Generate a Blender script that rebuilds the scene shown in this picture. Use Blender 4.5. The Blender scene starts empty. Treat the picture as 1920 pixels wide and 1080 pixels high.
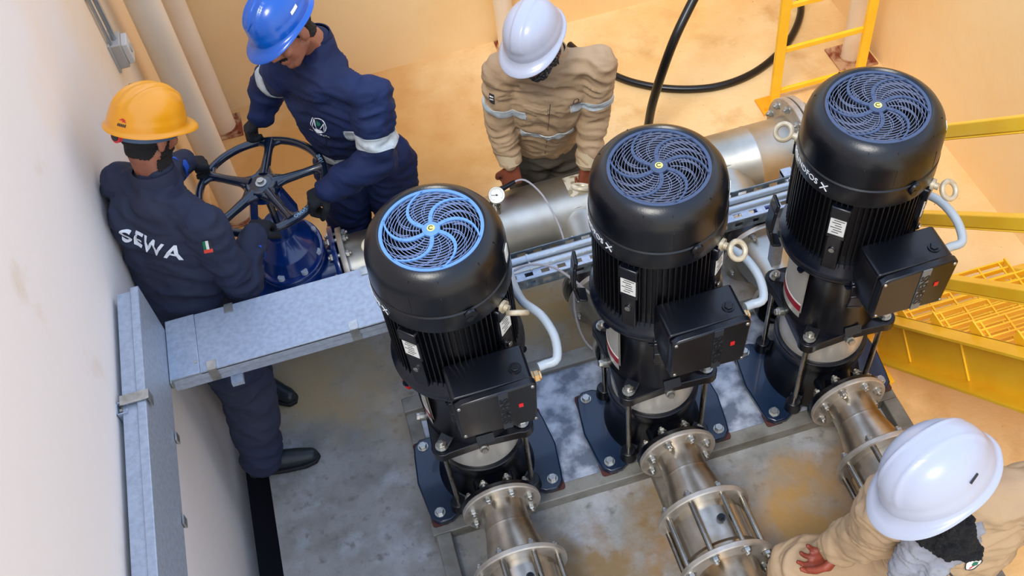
WR=2.2; EXPO=0.0; SKY=1.85; SUN=2.1; SUNDIR=(-.3,-.42,.86)
import bpy, bmesh, math, random
from mathutils import Vector, Matrix, noise
from mathutils.bvhtree import BVHTree
PI = math.pi
random.seed(7)
COL = bpy.context.scene.collection
def V(*a): return Vector(a[0]) if len(a) == 1 else Vector(a)
def lin(c):
    return tuple(((x/255)/12.92 if x/255 <= .04045 else ((x/255+.055)/1.055)**2.4) for x in c)
# ------------------------------------------------------------------ materials
MATS = {}
def mat(name, col, rough=.5, metal=0., col2=None, vs=6., lo=.4, hi=.65, bump=0., bs=60., coat=0., rv=0., detail=5, stretch=None, spec=None):
    if name in MATS: return MATS[name]
    m = bpy.data.materials.new(name); m.use_nodes = True
    n = m.node_tree.nodes; l = m.node_tree.links
    b = n['Principled BSDF']
    c = lin(col)+(1,)
    b.inputs['Base Color'].default_value = c
    b.inputs['Roughness'].default_value = rough
    b.inputs['Metallic'].default_value = metal
    if coat: b.inputs['Coat Weight'].default_value = coat; b.inputs['Coat Roughness'].default_value = .08
    if spec is not None: b.inputs['Specular IOR Level'].default_value = spec
    tc = n.new('ShaderNodeTexCoord'); vec = tc.outputs['Object']
    if stretch:
        mp = n.new('ShaderNodeMapping'); mp.inputs['Scale'].default_value = stretch
        l.new(vec, mp.inputs['Vector']); vec = mp.outputs['Vector']
    if col2 is not None:
        t = n.new('ShaderNodeTexNoise'); t.inputs['Scale'].default_value = vs; t.inputs['Detail'].default_value = detail
        l.new(vec, t.inputs['Vector'])
        r = n.new('ShaderNodeValToRGB')
        r.color_ramp.elements[0].position = lo; r.color_ramp.elements[1].position = hi
        r.color_ramp.elements[0].color = c; r.color_ramp.elements[1].color = lin(col2)+(1,)
        l.new(t.outputs['Fac'], r.inputs['Fac']); l.new(r.outputs['Color'], b.inputs['Base Color'])
        if rv:
            mr = n.new('ShaderNodeMapRange'); mr.inputs['To Min'].default_value = rough-rv; mr.inputs['To Max'].default_value = rough+rv
            l.new(t.outputs['Fac'], mr.inputs['Value']); l.new(mr.outputs['Result'], b.inputs['Roughness'])
    if bump:
        t2 = n.new('ShaderNodeTexNoise'); t2.inputs['Scale'].default_value = bs; t2.inputs['Detail'].default_value = 4
        l.new(vec, t2.inputs['Vector'])
        bp = n.new('ShaderNodeBump'); bp.inputs['Strength'].default_value = bump; bp.inputs['Distance'].default_value = .01
        l.new(t2.outputs['Fac'], bp.inputs['Height']); l.new(bp.outputs['Normal'], b.inputs['Normal'])
    MATS[name] = m
    return m
# ------------------------------------------------------------------ mesh builder
class MB:
    def __init__(s): s.bm = bmesh.new()
    def _add(s, vs, fs):
        bv = [s.bm.verts.new(v) for v in vs]
        for f in fs:
            try: s.bm.faces.new([bv[i] for i in f])
            except ValueError: pass
        return bv
    def box(s, c, d, rot=None):
        c = V(c); hx, hy, hz = d[0]/2, d[1]/2, d[2]/2
        vs = [V(x*hx, y*hy, z*hz) for x in (-1, 1) for y in (-1, 1) for z in (-1, 1)]
        if rot is not None: vs = [rot @ v for v in vs]
        s._add([v+c for v in vs], [(0,1,3,2),(4,6,7,5),(0,4,5,1),(2,3,7,6),(0,2,6,4),(1,5,7,3)]); return s
    def bar(s, p0, p1, w, h, up=(0,0,1)):
        p0, p1 = V(p0), V(p1); d = (p1-p0); L = d.length; d.normalize()
        u = V(up); sd = d.cross(u)
        if sd.length < 1e-4: sd = d.cross(V(1,0,0))
        sd.normalize(); u = sd.cross(d)
        R = Matrix((d, sd, u)).transposed()
        return s.box((p0+p1)/2, (L, w, h), R)
    def _frame(s, d):
        d = V(d).normalized(); a = V(0,0,1) if abs(d.z) < .9 else V(1,0,0)
        x = a.cross(d).normalized(); y = d.cross(x); return x, y, d
    def lathe(s, prof, o=(0,0,0), d=(0,0,1), seg=48, a0=0., a1=None, close=False):
        """prof: (radius, height) list along d; full turn unless a1"""
        x, y, z = s._frame(d); o = V(o)
        if V(d).normalized() == V(0,0,1): x, y = V(1,0,0), V(0,1,0)
        full = a1 is None; n = seg if full else seg+1; sp = 2*PI if full else a1-a0
        rings = []
        for r, h in prof:
            if r < 1e-6: rings.append([s.bm.verts.new(o+z*h)])
            else: rings.append([s.bm.verts.new(o+z*h+(x*math.cos(a0+sp*i/seg)+y*math.sin(a0+sp*i/seg))*r) for i in range(n)])
        m = len(rings) if close else len(rings)-1
        for k in range(m):
            A, B = rings[k], rings[(k+1) % len(rings)]
            for i in range(seg):
                j = (i+1) % n
                if len(A) == 1 and len(B) == 1: continue
                if len(A) == 1: f = (A[0], B[j], B[i])
                elif len(B) == 1: f = (A[i], A[j], B[0])
                else: f = (A[i], A[j], B[j], B[i])
                try: s.bm.faces.new(f)
                except ValueError: pass
        return s
    def cyl(s, p0, p1, r, r1=None, seg=24):
        p0, p1 = V(p0), V(p1); L = (p1-p0).length; r1 = r if r1 is None else r1
        return s.lathe([(0,0),(r,0),(r1,L),(0,L)], p0, p1-p0, seg)
    def pipe(s, p0, p1, r, ri, seg=32):
        p0, p1 = V(p0), V(p1); L = (p1-p0).length
        return s.lathe([(ri,0),(r,0),(r,L),(ri,L)], p0, p1-p0, seg, close=True)
    def torus(s, c, d, R, r, seg=48, sub=8, a0=0., a1=None):
        return s.lathe([(R+r*math.cos(2*PI*k/sub), r*math.sin(2*PI*k/sub)) for k in range(sub)], c, d, seg, a0, a1, close=True)
    def sphere(s, c, r, seg=16, sc=(1,1,1), rot=None):
        m = Matrix.Translation(V(c)) @ (rot.to_4x4() if rot is not None else Matrix.Identity(4)) @ Matrix.Diagonal((r*sc[0], r*sc[1], r*sc[2], 1))
        bmesh.ops.create_uvsphere(s.bm, u_segments=seg, v_segments=max(6, seg//2), radius=1, matrix=m); return s
    def tube(s, pts, r, seg=10, cap=True, smooth=0):
        pts = [V(p) for p in pts]
        for _ in range(smooth): pts = catmull(pts)
        rr = r if isinstance(r, (list, tuple)) else [r]*len(pts)
        if len(rr) != len(pts): rr = [rr[min(len(rr)-1, int(i*len(rr)/len(pts)))] for i in range(len(pts))]
        t0 = (pts[1]-pts[0]).normalized(); x, y, _ = s._frame(t0); rings = []
        for i, p in enumerate(pts):
            t = (pts[min(i+1, len(pts)-1)]-pts[max(i-1, 0)]).normalized()
            x = (x-t*x.dot(t)).normalized(); y = t.cross(x)
            rings.append([s.bm.verts.new(p+(x*math.cos(2*PI*k/seg)+y*math.sin(2*PI*k/seg))*rr[i]) for k in range(seg)])
        for A, B in zip(rings, rings[1:]):
            for k in range(seg): s.bm.faces.new((A[k], A[(k+1) % seg], B[(k+1) % seg], B[k]))
        if cap:
            s.bm.faces.new(rings[0][::-1]); s.bm.faces.new(rings[-1])
        return s
    def prism(s, poly, z0, z1, fr=None):
        """poly in xy, extruded z0..z1; fr = 4x4 matrix"""
        n = len(poly); vs = [V(x, y, z0) for x, y in poly]+[V(x, y, z1) for x, y in poly]
        if fr is not None: vs = [fr @ v for v in vs]
        fs = [tuple(range(n))[::-1], tuple(range(n, 2*n))]+[(i, (i+1) % n, n+(i+1) % n, n+i) for i in range(n)]
        s._add(vs, fs); return s
    def hexa(s, c, d, r, h, seg=6):
        c = V(c); d = V(d).normalized()
        return s.lathe([(0,0),(r,0),(r,h*.8),(r*.85,h),(0,h)], c, d, seg)
    def bolt(s, c, d, r=.012):
        """washer, nut and the rounded stud end"""
        c = V(c); d = V(d).normalized()
        s.lathe([(0,0),(r*1.25,0),(r*1.25,r*.2),(0,r*.2)], c, d, 16)
        s.hexa(c+d*r*.2, d, r, r*.9)
        s.lathe([(r*.55,0),(r*.55,r*.5),(r*.4,r*.65),(0,r*.65)], c+d*r*1.05, d, 12)
        return s
    def build(s, name, m, parent=None, loc=None, smooth=True, bevel=0., ang=35, bseg=2):
        bmesh.ops.recalc_face_normals(s.bm, faces=s.bm.faces)
        me = bpy.data.meshes.new(name); s.bm.to_mesh(me); s.bm.free()
        if m is not None: me.materials.append(m)
        if smooth:
            me.shade_smooth(); me.set_sharp_from_angle(angle=math.radians(ang))
        o = bpy.data.objects.new(name, me); COL.objects.link(o)
        if parent is not None: o.parent = parent
        if loc is not None: o.location = loc
        if bevel:
            b = o.modifiers.new('bevel', 'BEVEL'); b.width = bevel; b.segments = bseg; b.limit_method = 'ANGLE'; b.angle_limit = math.radians(40)
        return o
def catmull(pts):
    out = []
    for i in range(len(pts)-1):
        p0, p1, p2, p3 = pts[max(i-1, 0)], pts[i], pts[i+1], pts[min(i+2, len(pts)-1)]
        for t in (0., .5):
            out.append(.5*((2*p1)+(p2-p0)*t+(2*p0-5*p1+4*p2-p3)*t*t+(3*p1-p0-3*p2+p3)*t**3))
    out.append(pts[-1]); return out
def rrect(w, h, r, n=4, cx=0, cy=0):
    out = []
    for sx, sy, a in ((1,1,0), (-1,1,PI/2), (-1,-1,PI), (1,-1,1.5*PI)):
        for k in range(n+1):
            t = a+k*PI/2/n; out.append((cx+sx*(w/2-r)+r*math.cos(t), cy+sy*(h/2-r)+r*math.sin(t)))
    return out
def thing(name, label, cat, loc=(0,0,0), rotz=0., group=None):
    o = bpy.data.objects.new(name, None); COL.objects.link(o); o.empty_display_size = .1
    o.location = loc; o.rotation_euler = (0, 0, rotz); o['label'] = label; o['category'] = cat
    if group: o['group'] = group
    return o
def tag(o, label, cat, group=None):
    o['label'] = label; o['category'] = cat
    if group: o['group'] = group
    return o
def struct(o): o['kind'] = 'structure'; return o
def dup_tree(o, parent=None):
    c = o.copy(); COL.objects.link(c)
    if parent is not None: c.parent = parent
    for ch in list(o.children): dup_tree(ch, c)
    return c
def text_mesh(body, size, ext=.0006, bold=0., spacing=1.):
    """letters as (verts, faces) lying in xy, centred"""
    cu = bpy.data.curves.new('lettering', 'FONT'); cu.body = body; cu.size = size; cu.extrude = ext
    cu.align_x = 'CENTER'; cu.align_y = 'CENTER'; cu.offset = bold; cu.space_character = spacing; cu.resolution_u = 3
    o = bpy.data.objects.new('lettering', cu); COL.objects.link(o)
    dg = bpy.context.evaluated_depsgraph_get(); dg.update()
    me = bpy.data.meshes.new_from_object(o.evaluated_get(dg))
    vs = [v.co.copy() for v in me.vertices]; fs = [tuple(p.vertices) for p in me.polygons]
    bpy.data.objects.remove(o); bpy.data.curves.remove(cu); bpy.data.meshes.remove(me)
    return vs, fs
def put_text(body, size, fn, name, m, parent, ext=.0006, bold=0., spacing=1., cuts=0):
    """fn maps the flat letter vertex (x, y, z) to its place"""
    vs, fs = text_mesh(body, size, ext, bold, spacing)
    b = MB(); b._add(vs, fs)
    if cuts:
        bmesh.ops.triangulate(b.bm, faces=b.bm.faces)
        bmesh.ops.subdivide_edges(b.bm, edges=[e for e in b.bm.edges if e.calc_length() > size*.25], cuts=cuts)
    for v in b.bm.verts: v.co = fn(v.co)
    return b.build(name, m, parent, smooth=False)
# ------------------------------------------------------------------ the materials of the place
m_black = mat('black_plastic', (9,12,18), .28, spec=.5, bump=.04, bs=200)
m_black2 = mat('black_paint', (5,7,14), .3, col2=(10,12,20), vs=9, spec=.45, coat=.1)
m_fin = mat('black_fins', (5,6,12), .4)
m_footblue = mat('blue_black_paint', (8,34,62), .3, col2=(6,22,42), vs=5, coat=.35)
m_slate = mat('slate_grille', (62,76,104), .4)
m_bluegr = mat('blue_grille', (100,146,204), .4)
m_inside = mat('fan_inside', (6,7,12), .7)
m_steel = mat('brushed_stainless', (178,172,160), .27, 1., col2=(140,134,124), vs=7, rv=.07, bump=.05, bs=30)
m_sleeve = mat('polished_stainless', (232,228,218), .36, .6)
m_pipe = mat('weld_stained_stainless', (206,198,184), .34, .95, col2=(150,126,98), vs=5.5, lo=.45, hi=.7, rv=.08, bump=.08, bs=20)
m_mani = mat('pickled_stainless', (200,198,188), .4, .95, col2=(168,164,150), vs=4, rv=.06, bump=.1, bs=9)
m_flange = mat('cast_stainless', (204,198,188), .45, .7, col2=(176,168,156), vs=12)
m_zinc = mat('zinc_bolt', (196,196,190), .34, .9, col2=(160,158,150), vs=25)
m_galv = mat('galvanised_sheet', (176,186,200), .46, .45, col2=(158,168,182), vs=60, lo=.35, hi=.7, bump=.05, bs=150)
m_galvplate = mat('galvanised_frame', (186,192,202), .45, .3, col2=(104,112,126), vs=13, lo=.38, hi=.6, detail=9, bump=.12, bs=50)
m_beam = mat('worn_galvanised_beam', (142,140,132), .6, .3, col2=(112,108,98), vs=10, bump=.15, bs=70)
m_rust = mat('rusty_shim', (84,44,38), .8, col2=(64,38,34), vs=20)
m_rusty = mat('rusty_paint', (190,150,110), .8, col2=(130,60,30), vs=14, lo=.42, hi=.6, bump=.3, bs=60)
m_blue = mat('blue_enamel', (8,52,126), .22, col2=(6,42,108), vs=6, coat=.6, bump=.1, bs=25)
m_wheel = mat('dark_blue_black_enamel', (18,32,52), .24, coat=.5, bump=.1, bs=40)
m_yellow = mat('yellow_paint', (255,204,44), .42, col2=(252,194,34), vs=8, coat=.2)
m_orange = mat('orange_yellow_paint', (246,160,16), .45)
m_white = mat('white_label', (226,226,220), .5)
m_ink = mat('dark_ink', (40,40,44), .6)
m_txt = mat('white_lettering', (232,236,240), .5)
m_red = mat('red_plastic', (214,34,36), .4)
m_pvc = mat('cream_pipe', (236,222,200), .4, col2=(226,208,180), vs=2)
m_brass = mat('brass_gland', (206,170,120), .3, .8)
m_flex = mat('pale_flexible_conduit', (172,182,188), .38, bump=.1, bs=100)
m_cable = mat('grey_cable', (166,164,170), .5)
m_hose = mat('black_hose', (8,12,16), .32, spec=.5)
m_bone = mat('cream_cast_ring', (206,194,168), .5, .3, col2=(176,160,130), vs=30)
m_dark = mat('dark_joint', (14,14,28), .8)
m_zk = mat('galvanised_conduit', (176,184,190), .35, .7, bump=.1, bs=80)
def setting_mat(name, layers, rough, bump, bs, wet=None):
    """layers: [(colour, scale, lo, hi, centre or None, radius)] mixed one over the other"""
    m = bpy.data.materials.new(name); m.use_nodes = True
    n = m.node_tree.nodes; l = m.node_tree.links; b = n['Principled BSDF']; b.inputs['Roughness'].default_value = rough
    tc = n.new('ShaderNodeTexCoord'); cur = None
    for i, (c, sc, lo, hi, cen, rad) in enumerate(layers):
        if cur is None:
            rgb = n.new('ShaderNodeRGB'); rgb.outputs[0].default_value = lin(c)+(1,); cur = rgb.outputs[0]; continue
        t = n.new('ShaderNodeTexNoise'); t.inputs['Scale'].default_value = sc; t.inputs['Detail'].default_value = 8; t.inputs['Roughness'].default_value = .6
        off = n.new('ShaderNodeVectorMath'); off.operation = 'ADD'; off.inputs[1].default_value = (i*3.7, i*1.3, i)
        l.new(tc.outputs['Object'], off.inputs[0]); l.new(off.outputs[0], t.inputs['Vector'])
        mr = n.new('ShaderNodeMapRange'); mr.inputs['From Min'].default_value = lo; mr.inputs['From Max'].default_value = hi
        fac = t.outputs['Fac']
        if cen is not None:   # a stain or the left wall's painted warm bounce: noise plus distance from its middle
            d = n.new('ShaderNodeVectorMath'); d.operation = 'DISTANCE'; d.inputs[1].default_value = cen
            l.new(tc.outputs['Object'], d.inputs[0])
            q = n.new('ShaderNodeMath'); q.operation = 'DIVIDE'; q.inputs[1].default_value = rad; l.new(d.outputs['Value'], q.inputs[0])
            q2 = n.new('ShaderNodeMath'); q2.operation = 'SUBTRACT'; q2.inputs[0].default_value = 1.; l.new(q.outputs[0], q2.inputs[1])
            q3 = n.new('ShaderNodeMath'); q3.operation = 'MULTIPLY_ADD'; q3.inputs[1].default_value = .5; l.new(q2.outputs[0], q3.inputs[0]); l.new(fac, q3.inputs[2]); fac = q3.outputs[0]
        l.new(fac, mr.inputs['Value'])
        mx = n.new('ShaderNodeMix'); mx.data_type = 'RGBA'
        l.new(mr.outputs['Result'], mx.inputs[0]); l.new(cur, mx.inputs[6]); mx.inputs[7].default_value = lin(c)+(1,)
        cur = mx.outputs[2]
    l.new(cur, b.inputs['Base Color'])
    t = n.new('ShaderNodeTexNoise'); t.inputs['Scale'].default_value = bs; t.inputs['Detail'].default_value = 6
    l.new(tc.outputs['Object'], t.inputs['Vector'])
    bp = n.new('ShaderNodeBump'); bp.inputs['Strength'].default_value = bump; bp.inputs['Distance'].default_value = .02
    l.new(t.outputs['Fac'], bp.inputs['Height']); l.new(bp.outputs['Normal'], b.inputs['Normal'])
    return m
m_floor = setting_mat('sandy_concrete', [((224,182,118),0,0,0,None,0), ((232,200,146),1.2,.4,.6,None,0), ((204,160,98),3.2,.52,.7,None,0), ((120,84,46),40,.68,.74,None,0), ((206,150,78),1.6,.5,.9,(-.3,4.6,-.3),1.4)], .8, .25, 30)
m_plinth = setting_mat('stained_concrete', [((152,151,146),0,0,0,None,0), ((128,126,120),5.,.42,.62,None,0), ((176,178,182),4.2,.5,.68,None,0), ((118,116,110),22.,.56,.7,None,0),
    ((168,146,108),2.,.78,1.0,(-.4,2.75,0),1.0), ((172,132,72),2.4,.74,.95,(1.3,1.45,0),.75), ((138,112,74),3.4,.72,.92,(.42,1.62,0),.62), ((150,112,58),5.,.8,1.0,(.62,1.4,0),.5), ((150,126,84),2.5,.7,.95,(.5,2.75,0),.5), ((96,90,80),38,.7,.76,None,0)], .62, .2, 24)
m_wall2 = setting_mat('light_tinted_plaster', [((234,227,222),0,0,0,None,0), ((240,208,160),.6,.5,.85,(-.93,5.3,.2),2.6), ((214,190,160),2.4,.6,.8,None,0)], .75, .1, 14)  # same plaster; cool skylight and warm bounce towards the corner painted in
m_wall = setting_mat('painted_plaster', [((252,222,168),0,0,0,None,0), ((250,212,150),1.1,.4,.65,None,0), ((204,160,104),3.,.72,.86,None,0)], .75, .12, 14)

m_wire = mat('pale_grille_wire', (122,130,154), .4)
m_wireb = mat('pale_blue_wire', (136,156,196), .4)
# ------------------------------------------------------------------ camera, light
FL = -.3; PZ = .04
def make_camera():
    f, yaw, pitch, roll = 1997.70181, .146398758, .898882845, -.16004829
    fw = V(math.cos(pitch)*math.sin(yaw), math.cos(pitch)*math.cos(yaw), -math.sin(pitch))
    r = V(math.cos(yaw), -math.sin(yaw), 0); u = r.cross(fw)
    rr = r*math.cos(roll)+u*math.sin(roll); uu = -r*math.sin(roll)+u*math.cos(roll)
    cam = bpy.data.cameras.new('camera'); co = bpy.data.objects.new('camera', cam); COL.objects.link(co)
    M4 = Matrix((rr, uu, -fw)).transposed().to_4x4(); M4.translation = V(0, 0, 3.84); co.matrix_world = M4
    cam.sensor_width = 36; cam.lens = f/1920*36; cam.clip_start = .05
    bpy.context.scene.camera = co
make_camera()
sc = bpy.context.scene
sc.view_settings.view_transform = 'Standard'; sc.view_settings.look = 'None'; sc.view_settings.gamma = 1.; sc.view_settings.exposure = EXPO
w = bpy.data.worlds.new('sky'); sc.world = w; w.use_nodes = True
n = w.node_tree.nodes; l = w.node_tree.links
tc = n.new('ShaderNodeTexCoord'); sp = n.new('ShaderNodeSeparateXYZ'); rp = n.new('ShaderNodeValToRGB')
l.new(tc.outputs['Generated'], sp.inputs[0]); l.new(sp.outputs['Z'], rp.inputs['Fac'])
e = rp.color_ramp.elements; e[0].position = 0.; e[0].color = (.78,.72,.62,1); e[1].position = .9; e[1].color = (.47,.64,1.,1)
e2 = e.new(.35); e2.color = (.8,.87,1.,1)
l.new(rp.outputs['Color'], n['Background'].inputs['Color']); n['Background'].inputs['Strength'].default_value = SKY
sl = bpy.data.lights.new('sun', 'SUN'); sl.energy = SUN; sl.angle = math.radians(18); sl.color = (1., .95, .86)
so = bpy.data.objects.new('sun', sl); COL.objects.link(so)
so.rotation_euler = V(SUNDIR).to_track_quat('Z', 'Y').to_euler()
# ------------------------------------------------------------------ the setting
def slab(name, x0, x1, y0, y1, z0, z1, m): 
    b = MB(); b.box(((x0+x1)/2, (y0+y1)/2, (z0+z1)/2), (x1-x0, y1-y0, z1-z0)); return struct(b.build(name, m, smooth=False))
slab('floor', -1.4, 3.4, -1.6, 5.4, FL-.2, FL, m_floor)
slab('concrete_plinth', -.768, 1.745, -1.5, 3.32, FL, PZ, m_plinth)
slab('wall_left', -1.15, -.93, -1.6, 5.4, FL, 3.3, m_wall2)
slab('wall_right', 2.886, 3.1, -1.6, 5.4, FL, WR, m_wall)
slab('wall_back', -1., 3., 5.13, 5.35, FL, WR, m_wall)
slab('trim_1', -.93, -.768, -1.5, 3.3, FL, FL+.03, m_dark)
# ------------------------------------------------------------------ down pipes and post
def down_pipe(x, y, r, label, top=2.6, plate=.1, name='down_pipe'):
    t = thing(name, label, 'pipe', (x, y, FL))
    b = MB(); b.cyl((0,0,.012), (0,0,top), r, seg=32); b.build('pipe', m_pvc, t)
    b = MB(); b.box((0,0,.006), (plate*2, plate*2, .012)); b.cyl((0,0,.012),(0,0,.02), r*1.15)
    for sx in (-1,1):
        for sy in (-1,1): b.bolt((sx*plate*.8, sy*plate*.8, .012), (0,0,1), .009)
    b.build('base_plate', m_rusty, t)
    return t
down_pipe(-.79, 4.25, .075, 'cream vertical pipe in front beside the left wall, nearer the handwheel', plate=.09)
down_pipe(-.79, 4.98, .068, 'cream vertical pipe standing in the far left corner on a rusty base plate')
down_pipe(.955, 5.05, .055, 'cream vertical pipe on the back wall behind the white helmeted worker', plate=.07)
down_pipe(2.76, 4.2, .057, 'cream post standing behind the yellow ladder on a rusty base plate', plate=.11, name='support_post')
# junction box with its conduit
t = thing('junction_box', 'grey plastic junction box fixed to the left wall above the pipes', 'junction box', (-.93, 3.93, 1.12))
mjb = mat('grey_plastic', (178,172,160), .5)
b = MB(); b.box((.025,0,0), (.05,.1,.12)); b.build('box', mjb, t, bevel=.005)
b = MB(); b.box((.062,0,0), (.026,.085,.1)); b.build('lid', mat('pale_grey_plastic', (206,202,192), .5), t, bevel=.005)
b = MB(); b.cyl((.08,0,0),(.074,0,0),.02); b.box((.0,0,0),(.02,.12,.14)); b.build('back_plate', mjb, t, bevel=.002)
t = thing('wall_conduit', 'grey steel conduit clipped on the left wall above the junction box', 'conduit', (-.93, 3.93, 1.18))
b = MB(); b.cyl((.03,0,0),(.03,0,1.6),.012); b.cyl((.015,-.035,0),(.015,-.035,1.6),.007); b.build('pipe', m_zk, t)
b = MB(); b.pipe((.03,0,.22),(.03,0,.25),.018,.012); b.box((.012,-.01,.235),(.02,.06,.02)); b.build('clip', m_zinc, t)
# ------------------------------------------------------------------ yellow ladder
t = thing('ladder', 'yellow painted steel ladder standing on the sandy floor near the right wall', 'ladder', (2.2, 4.0, FL))
for x in (0., .5):
    b = MB(); b.box((x,0,1.6),(.055,.02,3.2)); b.box((x+.022,.025,1.6),(.012,.05,3.2)); s = b.build('side_rail', m_yellow, t, bevel=.002)
    b = MB(); b.box((x-.02,.0,.006),(.13,.13,.012)); b.bolt((x-.06,-.03,.012),(0,0,1),.009); b.build('foot_plate', m_orange, s)
for k in range(10):
    b = MB(); b.box((.25,.012,.08+.285*k),(.46,.02,.03)); b.build('rung', m_yellow, t, bevel=.003)
# ------------------------------------------------------------------ yellow stair
t = thing('staircase', 'yellow steel staircase with grating treads and handrails at the right', 'staircase', (1.93, 2.49, FL))
LS = 3.2   # length along the slope
sd = V(0,-1,1).normalized(); sn = V(0,1,1).normalized()
def stringer(x, side):
    b = MB(); base = V(x, 0, 0)
    b.bar(base+sn*.0+sd*.2, base+sn*.0+sd*LS, .012, .21, up=sn)
    for o in (.099, -.099): b.bar(base+V(side*.035,0,0)+sn*o+sd*.18, base+V(side*.035,0,0)+sn*o+sd*LS, .08, .012, up=sn)
    b.box(base+V(side*.03,-.16,.01),(.09,.36,.02)); b.box(base+V(side*.03,-.12,.1),(.08,.012,.2))
    for k in (.5,.95,1.4): b.bar(base+V(side*.006,0,0)+sn*-.09+sd*k, base+V(side*.006,0,0)+sn*.09+sd*k, .012,.008, up=sd)
    return b.build('stringer', m_yellow, t, bevel=.002)
stringer(0, -1); stringer(.68, 1)
for k in range(1, 9):
    z = .02+.2*k; y = -.01-.2*k+.05
    b = MB()
    for q in range(8): b.box((.34, y-.13+.037*q, z), (.65, .007, .028))
    for q in range(7): b.box((.04+.1*q, y, z+.008), (.007, .27, .008))
    b.box((.01, y, z),(.006,.27,.05)); b.box((.67, y, z),(.006,.27,.05))
    b.build('tread', m_yellow, t)
for j, off in enumerate((.27,.62,1.07)):
    b = MB(); c = V(-.0,0,.15+off)
    b.bar(c+sd*(-.1 if j else .05), c+sd*LS, .05, .045, up=sn); 
    b.bar(c+sd*(-.1 if j else .05)-sn*.026, c+sd*LS-sn*.026, .05, .008, up=sn)
    b.build('handrail' if j == 2 else 'mid_rail', m_yellow, t, bevel=.008)
for k in (.0, 1.6, 2.9):
    c = sd*k+V(0,0,.1); b = MB(); b.box(c+V(0,0,.56),(.04,.04,1.1)); b.build('rail_post', m_yellow, t, bevel=.002)
# ------------------------------------------------------------------ hoses
b = MB(); b.tube([(1.30,4.9,FL+.022),(1.36,4.72,FL+.022),(1.464,4.531,FL+.022),(1.568,4.414,FL+.022),(1.721,4.309,FL+.022),(1.917,4.239,FL+.022),(2.111,4.242,FL+.022),(2.303,4.312,FL+.022),(2.497,4.45,FL+.022),(2.66,4.65,FL+.022),(2.737,4.852,FL+.03),(2.74,5.0,FL+.2),(2.7,5.04,.6),(2.6,5.05,1.4)], .021, 14, smooth=3)
tag(b.build('water_hose', m_hose), 'black hose lying in a curve on the sandy floor', 'hose')
b = MB(); b.tube([(1.40,3.9,FL+.03),(1.459,4.0,-.26),(1.478,3.98,-.05),(1.534,3.97,.19),(1.614,4.0,.367),(1.731,4.08,.487),(1.911,4.2,.667),(2.2,4.5,.95),(2.5,4.95,1.5)], .024, 14, smooth=3)
tag(b.build('water_hose', m_hose), 'black hose rising steeply from behind the middle pump', 'hose')
# ------------------------------------------------------------------ the three vertical pumps
def rotz(a): return Matrix.Rotation(a, 3, 'Z')
def pol(r, a, z): return V(r*math.cos(a), r*math.sin(a), z)
D = math.radians
def arc_text(body, size, r, z, mid, name, m, parent):
    def fn(c): 
        a = mid+c.x/r; return pol(r+.0008+c.z, a, z+c.y)
    return put_text(body, size, fn, name, m, parent, ext=.0005, cuts=1)
def grille_mesh(name, m, parent):
    b = MB(); z = 1.592
    b.lathe([(.142,z-.004),(.152,z-.004),(.152,z+.004),(.142,z+.004)], seg=72, close=True)
    b.lathe([(.012,z-.004),(.026,z-.004),(.026,z+.005),(.02,z+.008),(.012,z+.008)], seg=32, close=True)
    wb = MB()
    for k in range(12):
        r = .034+k*.0092
        wb.lathe([(r,z-.003),(r+.0011,z-.003),(r+.0011,z+.001),(r,z+.001)], seg=72, close=True)
    def swirl(a, w, r0, r1, h, b=b):
        n = 12; L, R = [], []
        for i in range(n+1):
            t = i/n; r = r0+(r1-r0)*t; aa = a-.95*t*t; 
            dr = w/2/r; L.append(pol(r, aa-dr, 0)); R.append(pol(r, aa+dr, 0))
        for i in range(n):
            q = [L[i],L[i+1],R[i+1],R[i]]; vs = [V(v.x,v.y,z-.003) for v in q]+[V(v.x,v.y,z+h) for v in q]
            b._add(vs, [(3,2,1,0),(4,5,6,7),(0,1,5,4),(1,2,6,5),(2,3,7,6),(3,0,4,7)])
    for k in range(6):
        a = D(22)-k*PI/3
        swirl(a, .0115, .022, .147, .004)
        for q in range(1, 5): swirl(a+q*PI/15, .0011, .035+(.03 if q % 2 else 0), .145, .0015, wb)
        for r in (.05,.088,.12,.143):
            t = (r-.022)/.125; aa = a-.95*t*t; b.cyl(pol(r,aa,z+.003), pol(r,aa,z+.0055), .0028, seg=8)
    g = b.build(name, m, parent, ang=30); wb.build('guard_wire', m_wireb, g, ang=30); return g
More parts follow.
